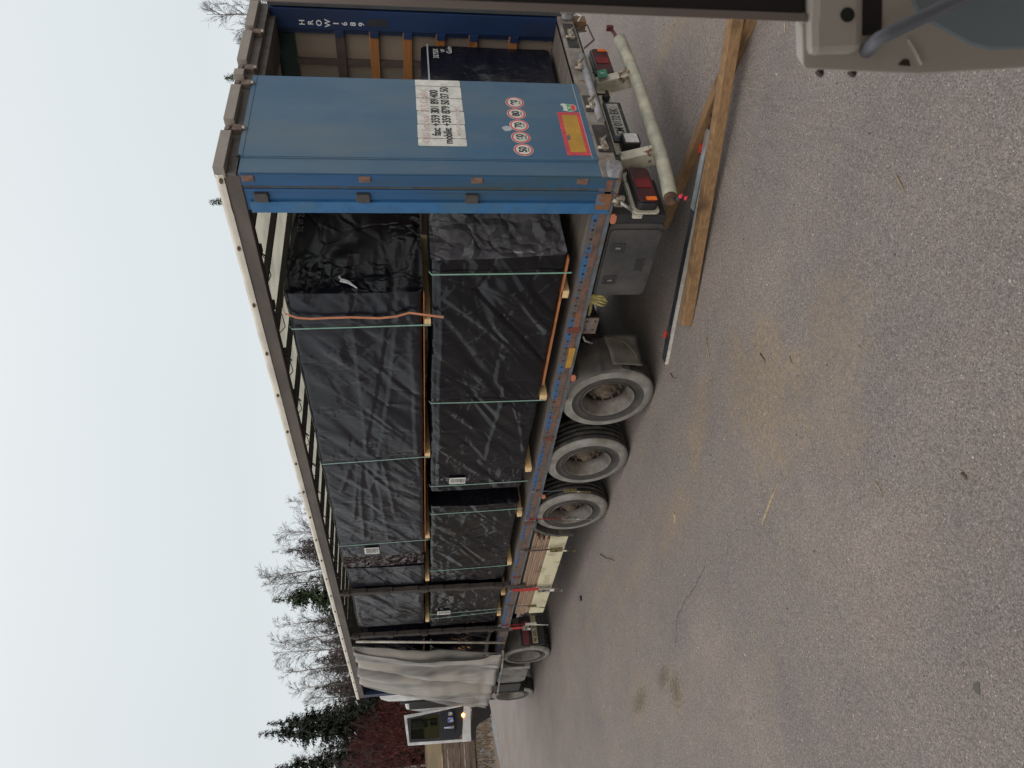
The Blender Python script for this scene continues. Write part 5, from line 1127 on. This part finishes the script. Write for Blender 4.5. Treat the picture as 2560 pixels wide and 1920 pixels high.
# reddish bushes
budm = M('red_twigs', (.17, .05, .045), .9, dirt=(.06, .03, .026), ds=.45, dr=(.45, .62), rust=(.035, .03, .024), rs=.6, rr=(.56, .64))
bp_ = tree('red_bush', bush(6, 5), *place(11.6, 59), barkm, budm, 'tallest reddish bush left of the open truck door', 'bush', RG, 'twigs'); bp_.location.z = 2.2; bp_.scale = (1.25, 1.25, 1.0)
for i, (az, ds_, h, lab) in enumerate(((12.9, 48, 5.4, 'reddish bush directly above the open truck door'), (14.2, 47, 4.9, 'reddish bush behind the white cab roof'), (10.2, 47, 6.6, 'reddish bush at the far end of the row'), (15.4, 49, 4.4, 'smaller reddish bush behind the trailer front end'), (12.2, 52, 6.8, 'taller reddish bush in the second row'),
                                        (13.6, 53, 6.2, 'reddish bush before the tallest spruce'), (8.9, 49, 6.2, 'reddish bush beyond the row end'), (11.0, 54, 7.4, 'highest reddish bush in the second row'), (15.0, 54, 5.0, 'low reddish bush in the second row near the roof'))):
    f_ = (ds_+13)/ds_; hn = 2.64+(h-2.64)*f_-2.0; cb_ = clone(bp_, *place(az, ds_+13), lab, R.uniform(0, 6), (h/6*1.5, h/6*1.5, hn/6)); cb_.location.z = 2.2

# ================================================================== DOOR OF THE VIEWER'S OWN CAB (near foreground)
VC = thing('vehicle_cab', 'beige cab door edge with grey grab bar and dark window frame, close by', 'vehicle cab')
mm = Matrix.Identity(4)
for i in range(3): mm[i][0] = rgt[i]; mm[i][1] = upv[i]; mm[i][2] = -fwd[i]
VC.matrix_world = Matrix.Translation((-5.051, -3.064, 2.154)) @ mm
beige = M('beige_plastic', (.47, .42, .365), .5, grain=.03, bump=.04, bs=300); beige2 = M('pocket_blue_grey', (.23, .27, .29), .5, grain=.04)
fd = M('frame_taupe', (.22, .175, .155), .6, grain=.05); fk = M('frame_black', (.012, .009, .009), .6)
k_ = .0004844
def L_(px, py): return ((48-py)*k_, (2018-px)*k_)      # drawing millimetres of the door: right, up
def pl(pts): return [L_(*p) for p in pts]
# window frame: taupe outer strip and black inner section
MB().prism([(-.0039, .0), (.0065, .0), (.032, .68), (.0225, .68)], 2, -.03, .0, sh=(.018, -.01)).build('window_frame', fd, VC, bevel=.001)
MB().prism([(.0067, .004), (.09, .004), (.115, .68), (.0322, .68)], 2, -.028, -.002, sh=(.018, -.01)).build('window_seal', fk, VC, bevel=.002)
body = MB(); body.prism(pl([(2014, 50), (2018, 44), (2022, -160), (2900, -160), (2900, 150), (2560, 169), (2437, 176), (2303, 184), (2183, 179), (2049, 172), (2017, 171), (2010, 160), (2008, 64)]), 2, -.05, -.004, sh=(.032, -.010))
body.build('door_panel', beige, VC, bevel=.007)
ps = MB(); ps.prism(pl([(2022, 60), (2026, 44), (2028, -150), (2150, -150), (2156, 60), (2155, 120), (2148, 140), (2060, 142), (2024, 148)]), 2, -.02, .006, sh=(.01, .005)); ps.build('pillar_cover', beige, VC, bevel=.012)
MB().prism(pl([(2162, -150), (2210, -150), (2208, 76), (2188, 84), (2160, 86)]), 2, -.016, -.0025).build('dark_recess', fk, VC)
MB().prism(pl([(2215, -150), (2900, -150), (2900, 110), (2560, 122), (2480, 124), (2430, 112), (2300, 40)]), 2, -.016, -.002).build('door_pocket', beige2, VC, bevel=.004)
MB().prism(pl([(2272, 98), (2277, 96), (2312, 158), (2306, 162)]), 2, -.016, .000).build('moulded_edge', beige, VC, bevel=.001)
hp = [L_(2168, 126), L_(2176, 118), L_(2200, 106), L_(2300, 58), L_(2440, -10), L_(2640, -110)]
MB().tube([(hp[0][0], hp[0][1], -.01)]+[(x_, y_, .022) for x_, y_ in hp[1:]], .0085, 18).build('grab_bar', M('bar_grey', (.16, .165, .19), .4, grain=.03), VC)
cx_, cy_ = L_(2113, 45); MB().tube([(cx_, cy_, .004), (cx_, cy_, .0078)], .0085, 20).build('screw_plug', M('plug_black', (.008, .01, .008), .25), VC)
for (px_, py_) in ((2058, 176), (2140, 177)): MB().prism(pl([(px_-9, py_-6), (px_+8, py_-6), (px_+8, py_+7), (px_-2, py_+3)]), 2, -.014, -.006).build('clip', M('clip_brown', (.04, .022, .016), .6), VC)
MB().prism(pl([(2250, 160), (2262, 146), (2276, 148), (2280, 163)]), 2, -.013, -.0025).build('clip', bpy.data.materials['clip_brown'], VC)

# the rest of that cab, behind and above the viewer; it keeps the sky off the door's inner face
MB().box(-1.5, .9, 1.0, 1.04, .60, 2.1).build('cab_roof', beige, VC)
MB().box(-1.5, .9, -1.3, 1.0, 2.06, 2.1).build('cab_rear_wall', beige, VC)
MB().box(.50, .54, -1.3, 1.0, .25, 2.06).build('cab_side_wall', beige, VC)
MB().box(-.9, .50, -1.3, -1.26, .7, 2.06).build('cab_floor', fk, VC)
